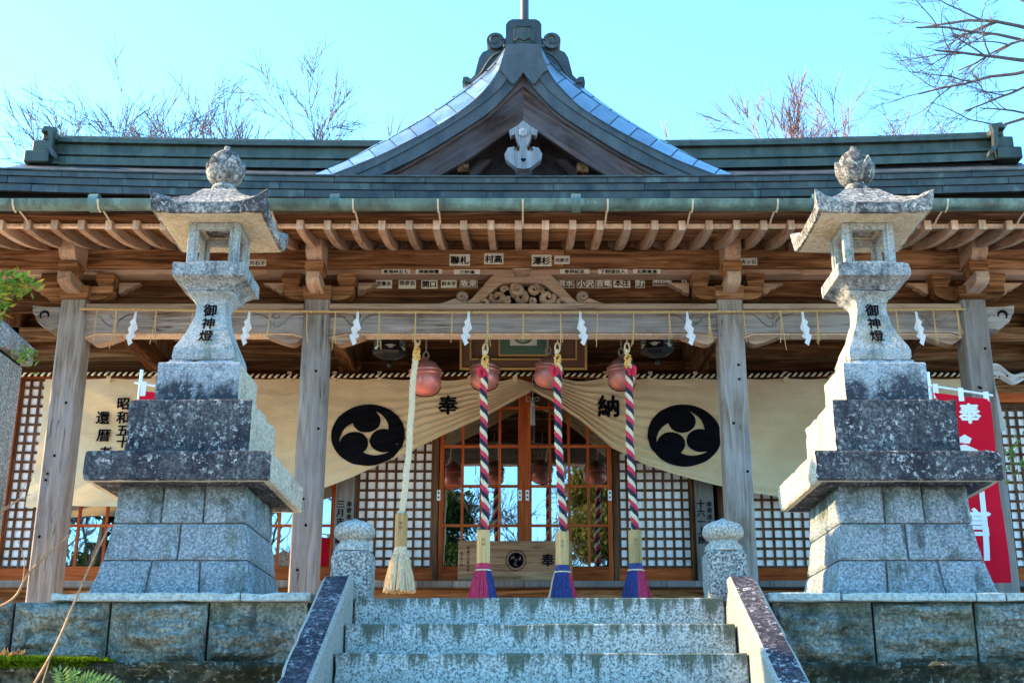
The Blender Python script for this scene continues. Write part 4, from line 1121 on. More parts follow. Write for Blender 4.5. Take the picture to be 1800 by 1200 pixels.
m = MB(); x, z = A(823, 982, 11.68); m.text('平成十八年九月', x, z, 11.677, .032, bold=.02, vert=True); x, z = A(811, 982, 11.68); m.text('氏子中一同', x, z, 11.677, .026, bold=.01, vert=True); m.build('carved_writing', 'ink', OB, recalc=False)

# ------------------------------------------------------------------ bells and ropes
BELL = [(.0, -.150), (.05, -.146), (.095, -.122), (.120, -.082), (.127, -.04), (.122, -.004), (.118, .012), (.132, .016), (.134, .028), (.126, .033), (.122, .046), (.132, .05), (.132, .062), (.118, .068), (.106, .09), (.085, .118), (.055, .138), (.03, .146), (.026, .165), (.0, .168)]
bells = [(748, 664, 27, 'bell_pink', (4, -3), 'large pinkish bell beside the plain white bell rope'), (852, 658, 24.5, 'bell_brown', (0, 0), 'brown suzu bell behind the striped rope left of the plaque centre'),
         (964, 655, 24, 'bell_brown', (3, 9), 'tilted brown suzu bell right of the plaque centre'), (1093, 658, 24.5, 'bell_brown', (0, -2), 'brown suzu bell furthest right, under the right hanging lantern')]
for px, py, r, mat, tl, lab in bells:
    Y = 10.45; x, z = A(px, py, Y); s_ = r / F * 11.2 / .127
    t = thing('suzu_bell', lab, 'bell', (x, Y, z), 'round bells under the front beam')
    o = MB().lathe(BELL, 32).build('shell', mat, t, smooth=35, loc=(0, 0, 0), rot=(R(tl[0]), R(tl[1]), 0)); o.scale = (s_,) * 3
    MB().tube([(sg * r_ * 1.005, 0, z_ * 1.01) for sg, (r_, z_) in [(-1, q) for q in BELL[3:0:-1]] + [(1, q) for q in BELL[:4]]], .006, 5).build('slit', 'ink', o, loc=(0, 0, 0))
    m = MB(); m.tube([(.022 * math.cos(a), 0, .205 + .034 * math.sin(a)) for a in [2 * PI * k / 16 for k in range(17)]], .007, 6)
    m.tube([(0, 0, .235), (0, 0, .50)], .006, 5); m.build('hanger', 'wire', t, loc=(0, 0, 0))
MB().tube([(-1.64, 10.45, 3.22), (1.64, 10.45, 3.22)], .04, 10).build('bell_beam', 'wood_dark_x', HALL)

def rope(lab, top, end, Y, cols, hw_px, fr, labs=''):
    x0, z0 = A(*top, Y); x1, z1 = A(*end, Y)
    T = thing('bell_rope', lab, 'bell rope', (x1, Y, z1 - .6), 'bell ropes hanging over the stair')
    p0, p1 = Vector((x0, Y, z0)), Vector((x1, Y, z1)); L = (p1 - p0).length; r = .0165 if len(set(cols)) > 1 else .0135; n = int(L / .012)
    for k, c in enumerate(cols):
        P = []
        for i in range(n + 1):
            t = i / n; a = 2 * PI * (t * L / .145) + 2 * PI * k / len(cols); q = p0.lerp(p1, t)
            sw = .010 * math.sin(t * 5 + x0 * 9) + .003 * math.sin(t * 23)
            P.append(q + Vector((math.cos(a) * r + sw, math.sin(a) * r, 0)))
        MB().tube(P, r * (1.12 if len(cols) == 3 else 1.0), 7).build('strand', c, T, smooth=60)
    # handle: eight-sided wooden block
    h = .27; hr = hw_px / 2 / F * 10.2
    ax = (p1 - p0).normalized()
    m = MB(); m.lathe([(hr * .97, 0), (hr * 1.03, -.004), (hr * 1.03, -h + .004), (hr * .97, -h)], 8, p1, ph=PI / 8); m.build('handle', 'wood_pale', T)
    m = MB(); m.text('奉納', x1 + .0, z1 - .10, Y - hr * .99, .032, bold=.0, vert=True); m.build('handle_writing', 'wood_box', T, recalc=False)
    # tassel
    zt = z1 - h; fl_ = (.33 if len(set(cols)) == 1 else .42); rt, rb_ = hr * .95, hr * (2.5)
    m = MB(); m.lathe([(hr * .95, 0), (hr * 1.1, -.03), (hr * 1.05, -.055)], 16, (x1, Y, zt)); m.build('tassel_cap', fr[0][0], T, smooth=50)
    m = MB(); m.tube([(x1 + hr * 1.1 * math.cos(2 * PI * i / 20), Y + hr * 1.1 * math.sin(2 * PI * i / 20), zt - .055) for i in range(21)], .007, 6); m.build('tassel_tie', 'rope_white', T, smooth=60)
    for mat, a0, a1 in fr:
        m = MB(); cnt = int(230 * (a1 - a0) / 360)
        for i in range(cnt):
            a = R(rnd.uniform(a0, a1)); q = math.sqrt(rnd.random()) * .35 + .65
            b_ = rb_ * q * rnd.uniform(.9, 1.04); l_ = fl_ * rnd.uniform(.93, 1.0); t0 = hr * q
            pts = [(x1 + lerp(t0, b_, f_ ** .75) * math.cos(a) + rnd.uniform(-.003, .003), Y + lerp(t0, b_, f_ ** .75) * math.sin(a), zt - .04 - l_ * f_) for f_ in (0, .25, .6, 1)]; wv_ = rnd.uniform(-.012, .012); pts[2] = (pts[2][0] + wv_, pts[2][1], pts[2][2]); pts[3] = (pts[3][0] + wv_ * rnd.uniform(-.5, 2.0), pts[3][1] + wv_, pts[3][2])
            m.tube(pts, [.006, .008, .0085, .006], 4)
        stuff(m.build('fringe', mat, T))
    # knots at the top
    m = MB()
    for k in range(5):
        a = k * 1.3; m.tube([(x0 + .022 * math.cos(a + t) + .006 * math.sin(3 * t), Y - .02 + .014 * math.sin(2 * t + a), z0 + .01 - .018 * k + .022 * math.sin(a + t)) for t in [j * .6 for j in range(10)]], .009, 6)
    m.build('knot', 'rope_gold', T, smooth=60)
    m = MB(); m.tube([(x0 + .02 * math.cos(a), Y + .01, z0 + .10 + .045 * math.sin(a)) for a in [2 * PI * j / 14 for j in range(15)]], .009, 6); m.tube([(x0 - .015, Y, z0 + .04), (x0, Y, z0 + .08)], .014, 6)
    m.tube([(x0, Y + .02, z0 + .14), (x0 + .02, Y + .15, z0 + .35)], .006, 5)
    m.build('shackle', 'rope_white', T, smooth=60)
    return T, x0, z0
W3 = ['rope_red', 'rope_white', 'rope_navy']
rope('plain white bell rope with white tassel, leftmost of four', (733, 618), (706, 903), 10.15, ['rope_white'] * 3, 22, [('fringe_white', 0, 360)])
for k, (lab, a, b, fr) in enumerate((('striped bell rope with red and navy tassel in front of the offering box left side', (853, 632), (850, 932), [('fringe_red', 120, 290), ('fringe_navy', -70, 120)]),
        ('striped bell rope with navy tassel edged white, in front of the offering box right side', (980, 630), (988, 935), [('fringe_navy', 205, 310), ('fringe_red', -50, 90), ('fringe_white', 90, 205)]),
        ('striped bell rope with navy and red tassel, rightmost of four', (1103, 630), (1116, 932), [('fringe_navy', 150, 275), ('fringe_red', -85, 90), ('fringe_white', 90, 150)]))):
    T, x0, z0 = rope(lab, a, b, 10.15, W3, 24, fr)
    m = MB(); sd = (-1, -1, 1)[k]
    for j in range(3): m.tube([(x0 + sd * (.03 + .03 * math.sin(t)) , 10.12 + .02 * math.cos(t * 2), z0 - .10 - .014 * j + .03 * math.cos(t)) for t in [q * .55 for q in range(9)]], .013, 6)
    m.build('red_bow', 'rope_red', T, smooth=60)

# ------------------------------------------------------------------ hanging bronze lanterns
def hang(px, py, lab, yaw, sc):
    Y = 10.95; x, z = A(px, py, Y)
    t = thing('hanging_lantern', lab, 'lantern', (x, Y, z), 'black bronze lanterns hung under the porch')
    def b(nm, m, mat, **k): o = m.build(nm, mat, t, loc=(0, 0, 0), rot=(0, 0, R(yaw)), **k); o.scale = (sc,) * 3; return o
    b('body', MB().lathe([(.158, .015), (.142, .24)], 6), 'bronze_black')
    b('base', MB().lathe([(.02, -.035), (.09, -.03), (.14, -.012), (.160, .006), (.158, .016), (.15, .018)], 6), 'bronze_black')
    b('roof', MB().lathe([(.24, .20), (.235, .225), (.15, .28), (.06, .33), (.03, .36), (.01, .40)], 6), 'bronze_black')
    b('bottom_finial', MB().lathe([(.012, -.065), (.022, -.085), (.026, -.10), (.018, -.12), (.0, -.128)], 10), 'bronze_black')
    b('chain', MB().tube([(0, 0, .39), (0, 0, .75)], .007, 5), 'bronze_black')
    for k in range(6):
        a = R(60 * k + 30); r = .131
        fl = MB(); c, s_ = math.cos(a), math.sin(a)
        P = lambda u, v, d: ((r + d - v * .06) * c - u * s_, (r + d - v * .06) * s_ + u * c, v)
        for i in range(-3, 4):
            for dd in (-1, 1):
                u0 = i * .02
                pts = [(u0 + dd * .0, .07), (u0 + dd * .06, .19)]
                pts = [(max(-.055, min(.055, u)), v) for u, v in pts]
                fl.tube([P(u, v, .004) for u, v in pts], .0035, 4)
        fl.tube([P(-.05, .05, .006), P(0, .055, .008), P(.05, .05, .006)], [.002, .009, .002], 5)
        b('openwork', fl, 'plaque_white')
        fl = MB()
        for dx, dz in ((-.02, 0), (.0, .006), (.02, 0), (-.01, -.012), (.01, -.012)):
            fl.add([P(dx + .012 * math.cos(q), .045 + dz + .010 * math.sin(q), .014) for q in [2 * PI * w_ / 8 for w_ in range(8)]], [list(range(8))])
        b('blossom', fl, 'plaque_white', recalc=False)
hang(685, 623, 'black openwork hanging lantern above the large pinkish bell', 8, 1.0)
hang(1155, 619, 'black openwork hanging lantern partly hidden by the beam, above the rightmost rope', -14, 1.0)

# ------------------------------------------------------------------ framed plaque over the doors
PQ = thing('framed_plaque', 'gilt framed votive plaque with green panel and round crest above the doors', 'plaque', (0, 12.1, 2.95))
m0 = Matrix.Translation((A(920, 650, 12.0)[0], 12.0, A(920, 650, 12.0)[1])) @ Matrix.Rotation(R(16), 4, 'X')
def plq(nm, m, mat, par):
    m.v = [tuple(m0 @ Vector(p)) for p in m.v]; return m.build(nm, mat, par)
W_, H_ = 1.28, .92
def rim(a, b_, d0, d1, c0):
    m = MB()
    m.box(-a, a, d0, d1, c0, c0 + b_); m.box(-a, a, d0, d1, H_ - c0 - b_, H_ - c0)
    m.box(-a, -a + b_, d0 + .001, d1, c0 + b_, H_ - c0 - b_); m.box(a - b_, a, d0 + .001, d1, c0 + b_, H_ - c0 - b_); return m
plq('outer_frame', rim(.64, .022, -.05, .02, 0), 'gold_line', PQ); plq('frame_band', rim(.617, .075, -.035, .02, .0235), 'plaque_brown', PQ)
plq('inner_frame', rim(.54, .015, -.042, .02, .10), 'gold_line', PQ)
BK = plq('panel', MB().box(-.63, .63, -.01, .01, .01, H_ - .01), 'plaque_brown', PQ)
plq('green_frame', MB().box(-.235, .235, -.035, -.011, .155, .70), 'plaque_green', BK)
plq('gold_fillet', MB().box(-.25, .25, -.03, -.0112, .14, .715), 'gold_line', BK)
plq('green_moulding', MB().box(-.19, .19, -.045, -.036, .195, .66), 'plaque_green', BK)
plq('white_field', MB().box(-.135, .135, -.05, -.0455, .245, .515), 'plaque_white', BK)
dsc = MB(); dsc.add([(.12 * math.cos(q), -.0515, .38 + .12 * math.sin(q)) for q in [2 * PI * k / 40 for k in range(40)]], [list(range(40))])
plq('disc', dsc, 'plaque_green', BK)
cm = MB(); cm.tube([(.0 + .06 * math.cos(q), -.052, .345 + .06 * math.sin(q)) for q in [R(200 + 18 * k) for k in range(12)]], [.001 + .012 * (1 - k / 12) for k in range(12)], 6, flat=.3)
plq('crest_comma', cm, 'plaque_white', BK)

# ------------------------------------------------------------------ straw rope and paper streamers
YS = 9.845
zr = lambda x: A(920, 549, YS)[1] + .0022 * x * x
SR = thing('straw_rope', 'thin twisted straw rope strung across the front posts', 'straw rope', (0, YS, 2.69))
m = MB()
for k in range(2):
    P = [(x, YS + .006 * math.sin(x * 120 + k * PI), zr(x) + .006 * math.cos(x * 120 + k * PI)) for x in [lerp(-3.72, 3.72, i / 900) for i in range(901)]]
    m.tube(P, .0065, 5)
m.build('cord', 'straw', SR, smooth=60)
st_px = [(170, 1), (205, 2), (275, 1), (340, 1), (405, 1), (475, 1), (540, 1), (590, 1), (667, 2), (731, 2), (795, 1), (857, 2), (920, 1), (985, 2), (1050, 1), (1114, 1), (1176, 1), (1246, 3), (1307, 1), (1372, 1), (1436, 2), (1500, 1), (1575, 1), (1640, 2), (1682, 2)]
for px, n in st_px:
    x = A(px, 549, YS)[0]; l_ = rnd.uniform(.26, .36); m = MB()
    for k in range(n + 1):
        dx = rnd.uniform(-.03, .03); P = [(x, YS - .004, zr(x)), (x + dx * .3, YS - .012, zr(x) - l_ * .5), (x + dx, YS - .01 + rnd.uniform(-.006, .004), zr(x) - l_ * rnd.uniform(.8, 1.05))]
        m.tube(P, [.005, .004, .003], 5)
    m.build('straw_strand', 'straw', SR, smooth=60)
Z_ = [(-.006, .03), (.012, .03), (.014, -.01), (.018, -.05), (.045, -.062), (.045, -.115), (.065, -.125), (.062, -.185), (.075, -.195), (.05, -.285), (.012, -.262), (.014, -.245), (-.01, -.205), (.008, -.19), (-.028, -.14), (-.005, -.115), (-.03, -.085), (-.008, -.04)]
Z_ = [(0, .025), (.018, .02), (.018, -.04), (.045, -.065), (.035, -.09), (.06, -.115), (.05, -.15), (.072, -.175), (.036, -.26), (.004, -.235), (.02, -.205), (-.012, -.18), (.008, -.145), (-.022, -.115), (-.006, -.06)]
lab_s = ['leftmost white zigzag paper streamer, beside the left end post', 'white zigzag paper streamer just right of the left stone lantern shaft', 'white zigzag paper streamer just right of the left middle post', 'white zigzag paper streamer left of the plaque',
         'white zigzag paper streamer right of the plaque', 'white zigzag paper streamer just left of the right middle post', 'white zigzag paper streamer left of the right stone lantern shaft', 'rightmost white zigzag paper streamer, beside the right end post']
for i, px in enumerate((237, 437, 628, 823, 1021, 1209, 1412, 1612)):
    s_ = 1 if px > 1000 else -1
    x, z = A(px, 552, YS - .02); x -= s_ * .012
    m = MB(); n = len(Z_)
    sg = 1 if px > 1000 else -1
    poly = [(x + sg * a * 1.0, z + b * 1.08) for a, b in Z_]
    V = [(a, YS - .02 + .012 * math.sin((b - z) * 30), b) for a, b in poly]
    m.add(V + [(a, y + .0015, b) for a, y, b in V], [list(range(n)), list(range(2 * n - 1, n - 1, -1))] + [[k, k + n, (k + 1) % n + n, (k + 1) % n] for k in range(n)])
    tag(m.build('paper_streamer', 'paper_white'), lab_s[i], 'streamer', 'paper streamers on the straw rope')

# ------------------------------------------------------------------ red banners
def banner(lab, px0, px1, pyt, pyb, Y, txts, pole_px, extra=None):
    x0, z1 = A(px0, pyt, Y); x1 = A(px1, pyt, Y)[0]; z0 = A((px0 + px1) / 2, pyb, Y)[1]
    t = thing('red_banner', lab, 'banner', (x0, Y, -.03))
    yf = lambda x, z: Y + .018 * math.sin(z * 6 + x * 4) + .008 * math.sin(x * 19 + 1)
    m = MB(); m.grid(lambda u, v: (lerp(x0, x1, u), yf(lerp(x0, x1, u), lerp(z0, z1 - .05, v)), lerp(z0, z1 - .05, v) - .05 * u * 1.0 * v), 14, 50)
    m.build('cloth', 'cloth_red', t, smooth=180, recalc=False)
    MB().tube([(x0 - .05, Y - .004, z1 + .016), (x1 + .03, Y - .004, z1 - .068)], .010, 8).build('cross_bar', 'steel_white', t, smooth=60)
    for f_ in (.06, .5, .94):
        x = lerp(x0, x1, f_); MB().box(x - .02, x + .02, Y - .018, Y - .012, z1 - .09 - .05 * f_, z1 + .025 - .07 * f_).build('hanging_tab', 'cloth_white', t)
    xp = A(pole_px, pyt, Y)[0]
    MB().tube([(xp, Y + .01, -.03), (xp, Y + .01, z1 + .12)], .014, 10).build('pole', 'steel_white', t, smooth=60)
    for c, px, py, s_ in txts:
        x, z = A(px, py, Y); MB().text(c, x, z, 0, s_, bold=.045, fn=lambda a, b: yf(a, b) - .006).build('white_character', 'cloth_white', t, recalc=False)
    for q in extra or []:
        P, Fq = finer(AP(q, Y), [list(range(len(q)))], .02); MB().add([(a, yf(a, b) - .006, b) for a, b in P], Fq).build('white_stroke', 'cloth_white', t, recalc=False)
banner('red banner with white writing standing behind the right stone lantern', 1637, 1736, 680, 1024, 9.1, [('奉', 1703, 727, .16), ('言', 1716, 918, .22)], 1634,
       [[(1687, 768), (1696, 763), (1708, 770), (1705, 779), (1688, 777)], [(1688, 782), (1698, 780), (1719, 790), (1717, 797), (1690, 797)], [(1722, 866), (1731, 862), (1739, 985), (1729, 985)]])
banner('red banner mostly hidden behind the left stone lantern, only its top corner showing', 248, 344, 676, 1000, 9.1, [], 246)
# ------------------------------------------------------------------ stone lanterns
def base_hw(z): return interp([(0, .470), (.06, .452), (.14, .432), (.21, .418), (.32, .399), (.43, .387), (.55, .379), (.66, .376)], z)
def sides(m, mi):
    # the faces turned to the sides take a paler, warmer granite than front and back
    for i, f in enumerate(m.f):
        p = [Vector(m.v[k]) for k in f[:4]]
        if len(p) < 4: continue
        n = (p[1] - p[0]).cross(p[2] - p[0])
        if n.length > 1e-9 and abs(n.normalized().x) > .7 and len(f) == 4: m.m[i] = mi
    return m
def stone_lantern(lab, loc, seed):
    rs = random.Random(seed)
    T = thing('stone_lantern', lab, 'stone lantern', loc, 'pair of tall granite lanterns')
    core = MB().sq([(base_hw(z) - .02, z) for z in (0, .1, .2, .3, .42, .54, .655)], 1)
    P = core.build('pedestal', 'stone_wet' if False else 'granite_mid', T, loc=(0, 0, 0))
    for ci, (z0, z1, n) in enumerate(((.0, .208, 3), (.216, .428, 2), (.436, .656, 3))):
        cuts = [-1 + 2 * i / n + (rs.uniform(-.04, .04) if 0 < i < n else 0) for i in range(n + 1)]
        for bi in range(n):
            m = MB(); nu, nv = 22, 14
            g0 = .006 if bi > 0 else 0; g1 = .006 if bi < n - 1 else 0
            def pt(u, v, dep):
                z = lerp(z0, z1, v); h = base_hw(z)
                x = lerp(cuts[bi] * h + g0, cuts[bi + 1] * h - g1, u)
                e = min(min(u, 1 - u) * .25, min(v, 1 - v) * .2); r_ = min(e / .02, 1)
                y = -h - .014 * r_ + (.008 * noise.noise(Vector((x * 12, z * 12, seed + ci * 3 + bi))) + .007 * noise.noise(Vector((x * 45, z * 45, seed + ci)))) * r_ + dep
                if dep: x *= (h - dep) / h
                return (x, y, z)
            m.grid(lambda u, v: pt(u, v, 0), nu, nv)
            b = len(m.v)
            edge = [(0, 0), (1, 0), (1, 1), (0, 1)]
            m.grid(lambda u, v: pt(u, v, .05), nu, nv)
            k = (nu + 1) * (nv + 1)
            ring = list(range(nu + 1)) + [(j + 1) * (nu + 1) + nu for j in range(nv)] + [nv * (nu + 1) + i for i in range(nu - 1, -1, -1)] + [j * (nu + 1) for j in range(nv - 1, 0, -1)]
            for i in range(len(ring)):
                a, c = ring[i], ring[(i + 1) % len(ring)]; m.f.append([a, c, c + k, a + k]); m.m.append(0)
            me = m.mesh('pedestal_block', 'granite_block', 40)
            for sd in range(4): put(me, 'pedestal_block', P, (0, 0, 0), (0, 0, R(90) * sd))
    def part(nm, m, mat, sm=None):
        o = m.build(nm, mat, T, smooth=sm, loc=(0, 0, 0))
        if nm in ('middle_slab', 'lower_block', 'upper_block'): roughen(o.data, .05, .003, 8, seed + len(nm), .014)
        elif nm in ('shaft', 'fire_stand', 'lantern_roof'): roughen(o.data, .05, .0022, 12, seed + len(nm), .010)
        return o
    m = MB().sq([(.50, .657), (.535, .658), (.545, .67), (.545, .825), (.535, .837), (.4, .838)], 1)
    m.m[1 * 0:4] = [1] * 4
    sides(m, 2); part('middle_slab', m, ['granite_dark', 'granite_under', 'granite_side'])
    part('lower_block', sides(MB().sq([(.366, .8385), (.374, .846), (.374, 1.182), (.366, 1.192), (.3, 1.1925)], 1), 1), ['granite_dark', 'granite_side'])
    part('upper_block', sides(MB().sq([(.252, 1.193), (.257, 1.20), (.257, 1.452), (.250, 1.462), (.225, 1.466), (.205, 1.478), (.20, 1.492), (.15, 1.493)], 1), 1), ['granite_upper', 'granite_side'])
    sh = MB().sq([(.172, 1.4935), (.189, 1.500), (.194, 1.515), (.194, 1.555), (.186, 1.585), (.166, 1.63), (.140, 1.69), (.118, 1.75), (.101, 1.81), (.093, 1.86), (.096, 1.90), (.108, 1.93), (.128, 1.952), (.146, 1.962), (.150, 1.975), (.12, 1.976)], 8, p=6)
    SH = part('shaft', sh, 'granite_shaft', 45)
    prof = [(1.50, .19), (1.585, .186), (1.63, .166), (1.69, .140), (1.75, .118), (1.81, .101), (1.86, .093), (1.90, .096), (1.95, .12)]
    m = MB(); m.text('御神燈', 0, 1.762, 0, .088, bold=.03, vert=True, fn=lambda a, b: -interp(prof, b) - .006)
    m.build('inscription', 'ink', SH, recalc=False, loc=(0, 0, 0))
    ch = MB().sq([(.12, 1.9765), (.150, 1.978), (.152, 1.988), (.162, 2.0), (.180, 2.02), (.198, 2.035), (.222, 2.046), (.232, 2.05), (.232, 2.135), (.226, 2.140), (.1, 2.141)], 6, p=5)
    part('fire_stand', ch, 'granite_mid', 40)
    # fire box: four corner posts, sills and heads round an open chamber
    h, t = .166, .046
    FB = part('fire_box', MB().box(-h + .002, h - .002, -h + .002, h - .002, 2.1412, 2.147), 'granite_shaft')
    for a in (-1, 1):
        for c in (-1, 1): MB().box(min(a * h, a * (h - t)), max(a * h, a * (h - t)), min(c * h, c * (h - t)), max(c * h, c * (h - t)), 2.1475, 2.44, c=.003).build('corner_post', 'granite_shaft', FB, loc=(0, 0, 0))
    fr_ = MB().box(-h + t, h - t, -h + .004, -h + t - .004, 2.1475, 2.175, c=.003); fr_.box(-h + t, h - t, -h + .004, -h + t - .004, 2.395, 2.44, c=.003)
    fr_.box(-h + t, -h + t + .018, -h + .010, -h + t - .008, 2.1755, 2.3945); fr_.box(h - t - .018, h - t, -h + .010, -h + t - .008, 2.1755, 2.3945)
    me = fr_.mesh('window_frame', 'granite_shaft')
    for sd in range(4): put(me, 'window_frame', FB, (0, 0, 0), (0, 0, R(90) * sd))
    # roof with upturned corners
    rp = [(.10, 2.442), (.17, 2.443), (.335, 2.430, .004, .01), (.352, 2.434, .018, .03), (.360, 2.466, .060, .045), (.364, 2.500, .082, .05), (.353, 2.506, .082, .05), (.30, 2.530, .042, .02), (.24, 2.575, .02), (.19, 2.62, .005), (.15, 2.665), (.118, 2.70), (.10, 2.715), (.06, 2.716)]
    m = MB().sq(rp, 14, p=4.5)
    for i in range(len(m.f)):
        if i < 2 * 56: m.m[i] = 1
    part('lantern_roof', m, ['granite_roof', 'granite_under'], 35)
    jp = [(.07, 2.716), (.082, 2.722), (.086, 2.745), (.078, 2.765), (.066, 2.775), (.064, 2.785), (.085, 2.795), (.112, 2.83), (.124, 2.87), (.124, 2.895), (.108, 2.903), (.102, 2.912), (.107, 2.935), (.103, 2.962), (.086, 2.995), (.058, 3.022), (.030, 3.038), (.022, 3.05), (.020, 3.068), (.0, 3.076)]
    md = lambda a, z: 1 + (.045 * abs(math.cos(a * 3)) if 2.80 < z < 2.90 else 0)
    j = MB().lathe(jp, 36, mod=md)
    # petal tips standing up against the jewel
    J = part('jewel', j, 'granite_roof', 50)
    for k in range(6):
        a = k * PI / 3; m = MB()
        pts = [(.118, -.055, 2.875), (.130, -.034, 2.905), (.134, 0, 2.955), (.130, .034, 2.905), (.118, .055, 2.875), (.10, 0, 2.84)]
        m.add([(r_ * math.cos(a) - t_ * math.sin(a), r_ * math.sin(a) + t_ * math.cos(a), z) for r_, t_, z in pts] + [((r_ - .025) * math.cos(a) - t_ * math.sin(a), (r_ - .025) * math.sin(a) + t_ * math.cos(a), z) for r_, t_, z in pts],
              [[0, 1, 2, 3, 4, 5], [11, 10, 9, 8, 7, 6]] + [[i, i + 6, (i + 1) % 6 + 6, (i + 1) % 6] for i in range(6)])
        m.build('petal', 'granite_roof', J, loc=(0, 0, 0))
    return T
stone_lantern('tall grey granite lantern on the left plinth, all in shade', (-2.018, 7.65, .015), 5)
stone_lantern('tall granite lantern on the right plinth with sunlit left faces', (2.248, 7.65, .015), 8)

# ------------------------------------------------------------------ stone monument at the left edge
xm = A(41, 640, 7.40)[0]; mt = A(20, 552, 7.05)[1]
MO = thing('stone_monument', 'grey granite monument pillar cut by the left edge of the view', 'monument', (xm - .3, 7.3, -.03))
MB().box(xm - .62, xm, 7.05, 7.40, -.03, mt - .23, c=.01).build('shaft', 'granite_monument', MO)
MB().box(xm - .60, xm - .012, 7.065, 7.385, mt - .229, mt - .215).build('joint', 'ink', MO)
cp = [(xm + .035, mt - .214), (xm + .045, mt - .20), (xm + .045, mt - .10), (xm - .14, mt + .06), (xm - .33, mt + .14), (xm - .7, mt - .10), (xm - .7, mt - .214)]
MB().prism(cp, 7.02, 7.43).build('capstone', 'granite_monument', MO)
# ------------------------------------------------------------------ trees
def branch_set(rs, p, d, L, r, depth, out, maxd, kids=(3, 5), droop=0.0, jit=.16, ang=(28, 55), shrink=(.55, .75), minr=.004):
    n = 5; pts = [p.copy()]; q = p.copy(); dd = d.normalized()
    for i in range(n):
        dd = (dd + Vector((rs.uniform(-1, 1), rs.uniform(-1, 1), rs.uniform(-1, 1) - droop)) * jit).normalized()
        q = q + dd * (L / n); pts.append(q.copy())
    r1 = max(r * .45, minr * .6)
    out.append((depth, pts, [lerp(r, r1, i / n) for i in range(n + 1)]))
    if depth >= maxd: return
    for k in range(rs.randint(*kids)):
        t = rs.uniform(.3, 1.0); f_ = t * n; i = min(int(f_), n - 1); b = pts[i].lerp(pts[i + 1], f_ - i)
        tg = (pts[i + 1] - pts[i]).normalized(); o = tg.orthogonal().normalized(); o.rotate(Matrix.Rotation(rs.uniform(0, 2 * PI), 3, tg))
        a = R(rs.uniform(*ang)); nd = (tg * math.cos(a) + o * math.sin(a) + Vector((0, 0, .12))).normalized()
        branch_set(rs, b, nd, L * rs.uniform(*shrink), max(lerp(r, r1, t) * .62, minr), depth + 1, out, maxd, kids, droop, jit, ang, shrink, minr)
def bare_tree(lab, base, h, seed, lean=(0, 0), r=.12, mats=('bark', 'bark'), maxd=4, kids=(4, 6), minr=.006, group=None, starts=None, top_z=None, **kw):
    rs = random.Random(seed); out = []
    b = Vector(base)
    if starts is None: branch_set(rs, b, Vector((lean[0], lean[1], 1)), h, r, 0, out, maxd, kids, minr=minr, **kw)
    else:
        top = b + Vector((lean[0], lean[1], h)); out.append((0, [b, b.lerp(top, .5) + Vector((.1, 0, 0)), top], [r, r * .85, r * .6]))
        for p, d, L, rr in starts:
            p = Vector(p); out.append((0, [b.lerp(top, .55), b.lerp(top, .8).lerp(p, .5) + Vector((0, 0, .2)), p], [r * .5, lerp(r * .5, rr, .5), rr]))
            branch_set(rs, p, Vector(d), L, rr, 1, out, maxd, kids, minr=minr, **kw)
    T = thing('bare_tree', lab, 'tree', base, group)
    if top_z is not None:
        def proj(p):
            dz = p.z - CZ; return VY - F * (dz * math.cos(PITCH) - p.y * math.sin(PITCH)) / (p.y * math.cos(PITCH) + dz * math.sin(PITCH))
        ptsall = [p for _, pts, _ in out for p in pts]; lo, hi = .1, 2.0
        for _ in range(22):     # size the tree so that its crown tops out where the photograph shows it
            k = (lo + hi) / 2; q = sorted(proj(b + (p - b) * k) for p in ptsall)[int(len(ptsall) * .004)]
            if q > top_z: lo = k
            else: hi = k
        sc_ = [b + (p - b) * k for p in ptsall]; hi_ = [p for p in sc_ if proj(p) < top_z + 45]
        dx = b.x - sum(p.x for p in hi_) / len(hi_); b0 = b.copy()
        out = [(dp, [p + Vector((dx / k, 0, 0)) for p in pts], rad) for dp, pts, rad in out] if abs(dx) < 4 else out
        T.location.x += dx
        out = [(dp, [Vector((b.x + (p.x - b.x) * k, b.y + (p.y - b.y) * k, b.z + (p.z - b.z) * k)) for p in pts], rad) for dp, pts, rad in out]
    m1, m2 = MB(), MB()
    for dp, pts, rad in out: (m1 if dp <= 1 else m2).tube(pts, rad, 6 if dp <= 1 else (4 if dp == 2 else 3), caps=False)
    m1.build('trunk', mats[0], T, smooth=60, recalc=False); m2.build('crown', mats[1], T, recalc=False)
    return T
G1 = 'bare trees behind the hall'
def behind(px, py_top, Y, lab, seed, **kw):
    x, z = A(px, py_top, Y); return bare_tree(lab, (x, Y, -.03), (z + .03) * .55, seed, group=G1, top_z=py_top, **kw)
for px, py, Y, lab, sd, kw in ((190, 160, 20, 'slender bare tree behind the left end of the ridge', 3, {}), (275, 165, 22, 'hazy bare tree above the left part of the ridge', 4, {}), (355, 150, 21, 'bare tree with fine twigs above the left lantern', 12, {}),
        (462, 170, 22, 'bare tree between the left lantern and the tall bare tree', 21, {}), (545, 95, 19, 'tallest bare tree left of the front gable', 9, {}),
        (1325, 160, 19, 'pinkish bare tree right of the front gable', 14, {'mats': ('bark_pink', 'bark_pink'), 'kids': (8, 9)}), (1425, 178, 19.5, 'low pinkish bare tree left of the right lantern top', 17, {'mats': ('bark_pink', 'bark_pink'), 'kids': (8, 9)})):
    behind(px, py, Y, lab, sd, **{**dict(r=.11, lean=(0, 0), kids=(6, 8), maxd=4, minr=.0065, shrink=(.42, .58), ang=(16, 42), jit=.10), **kw})
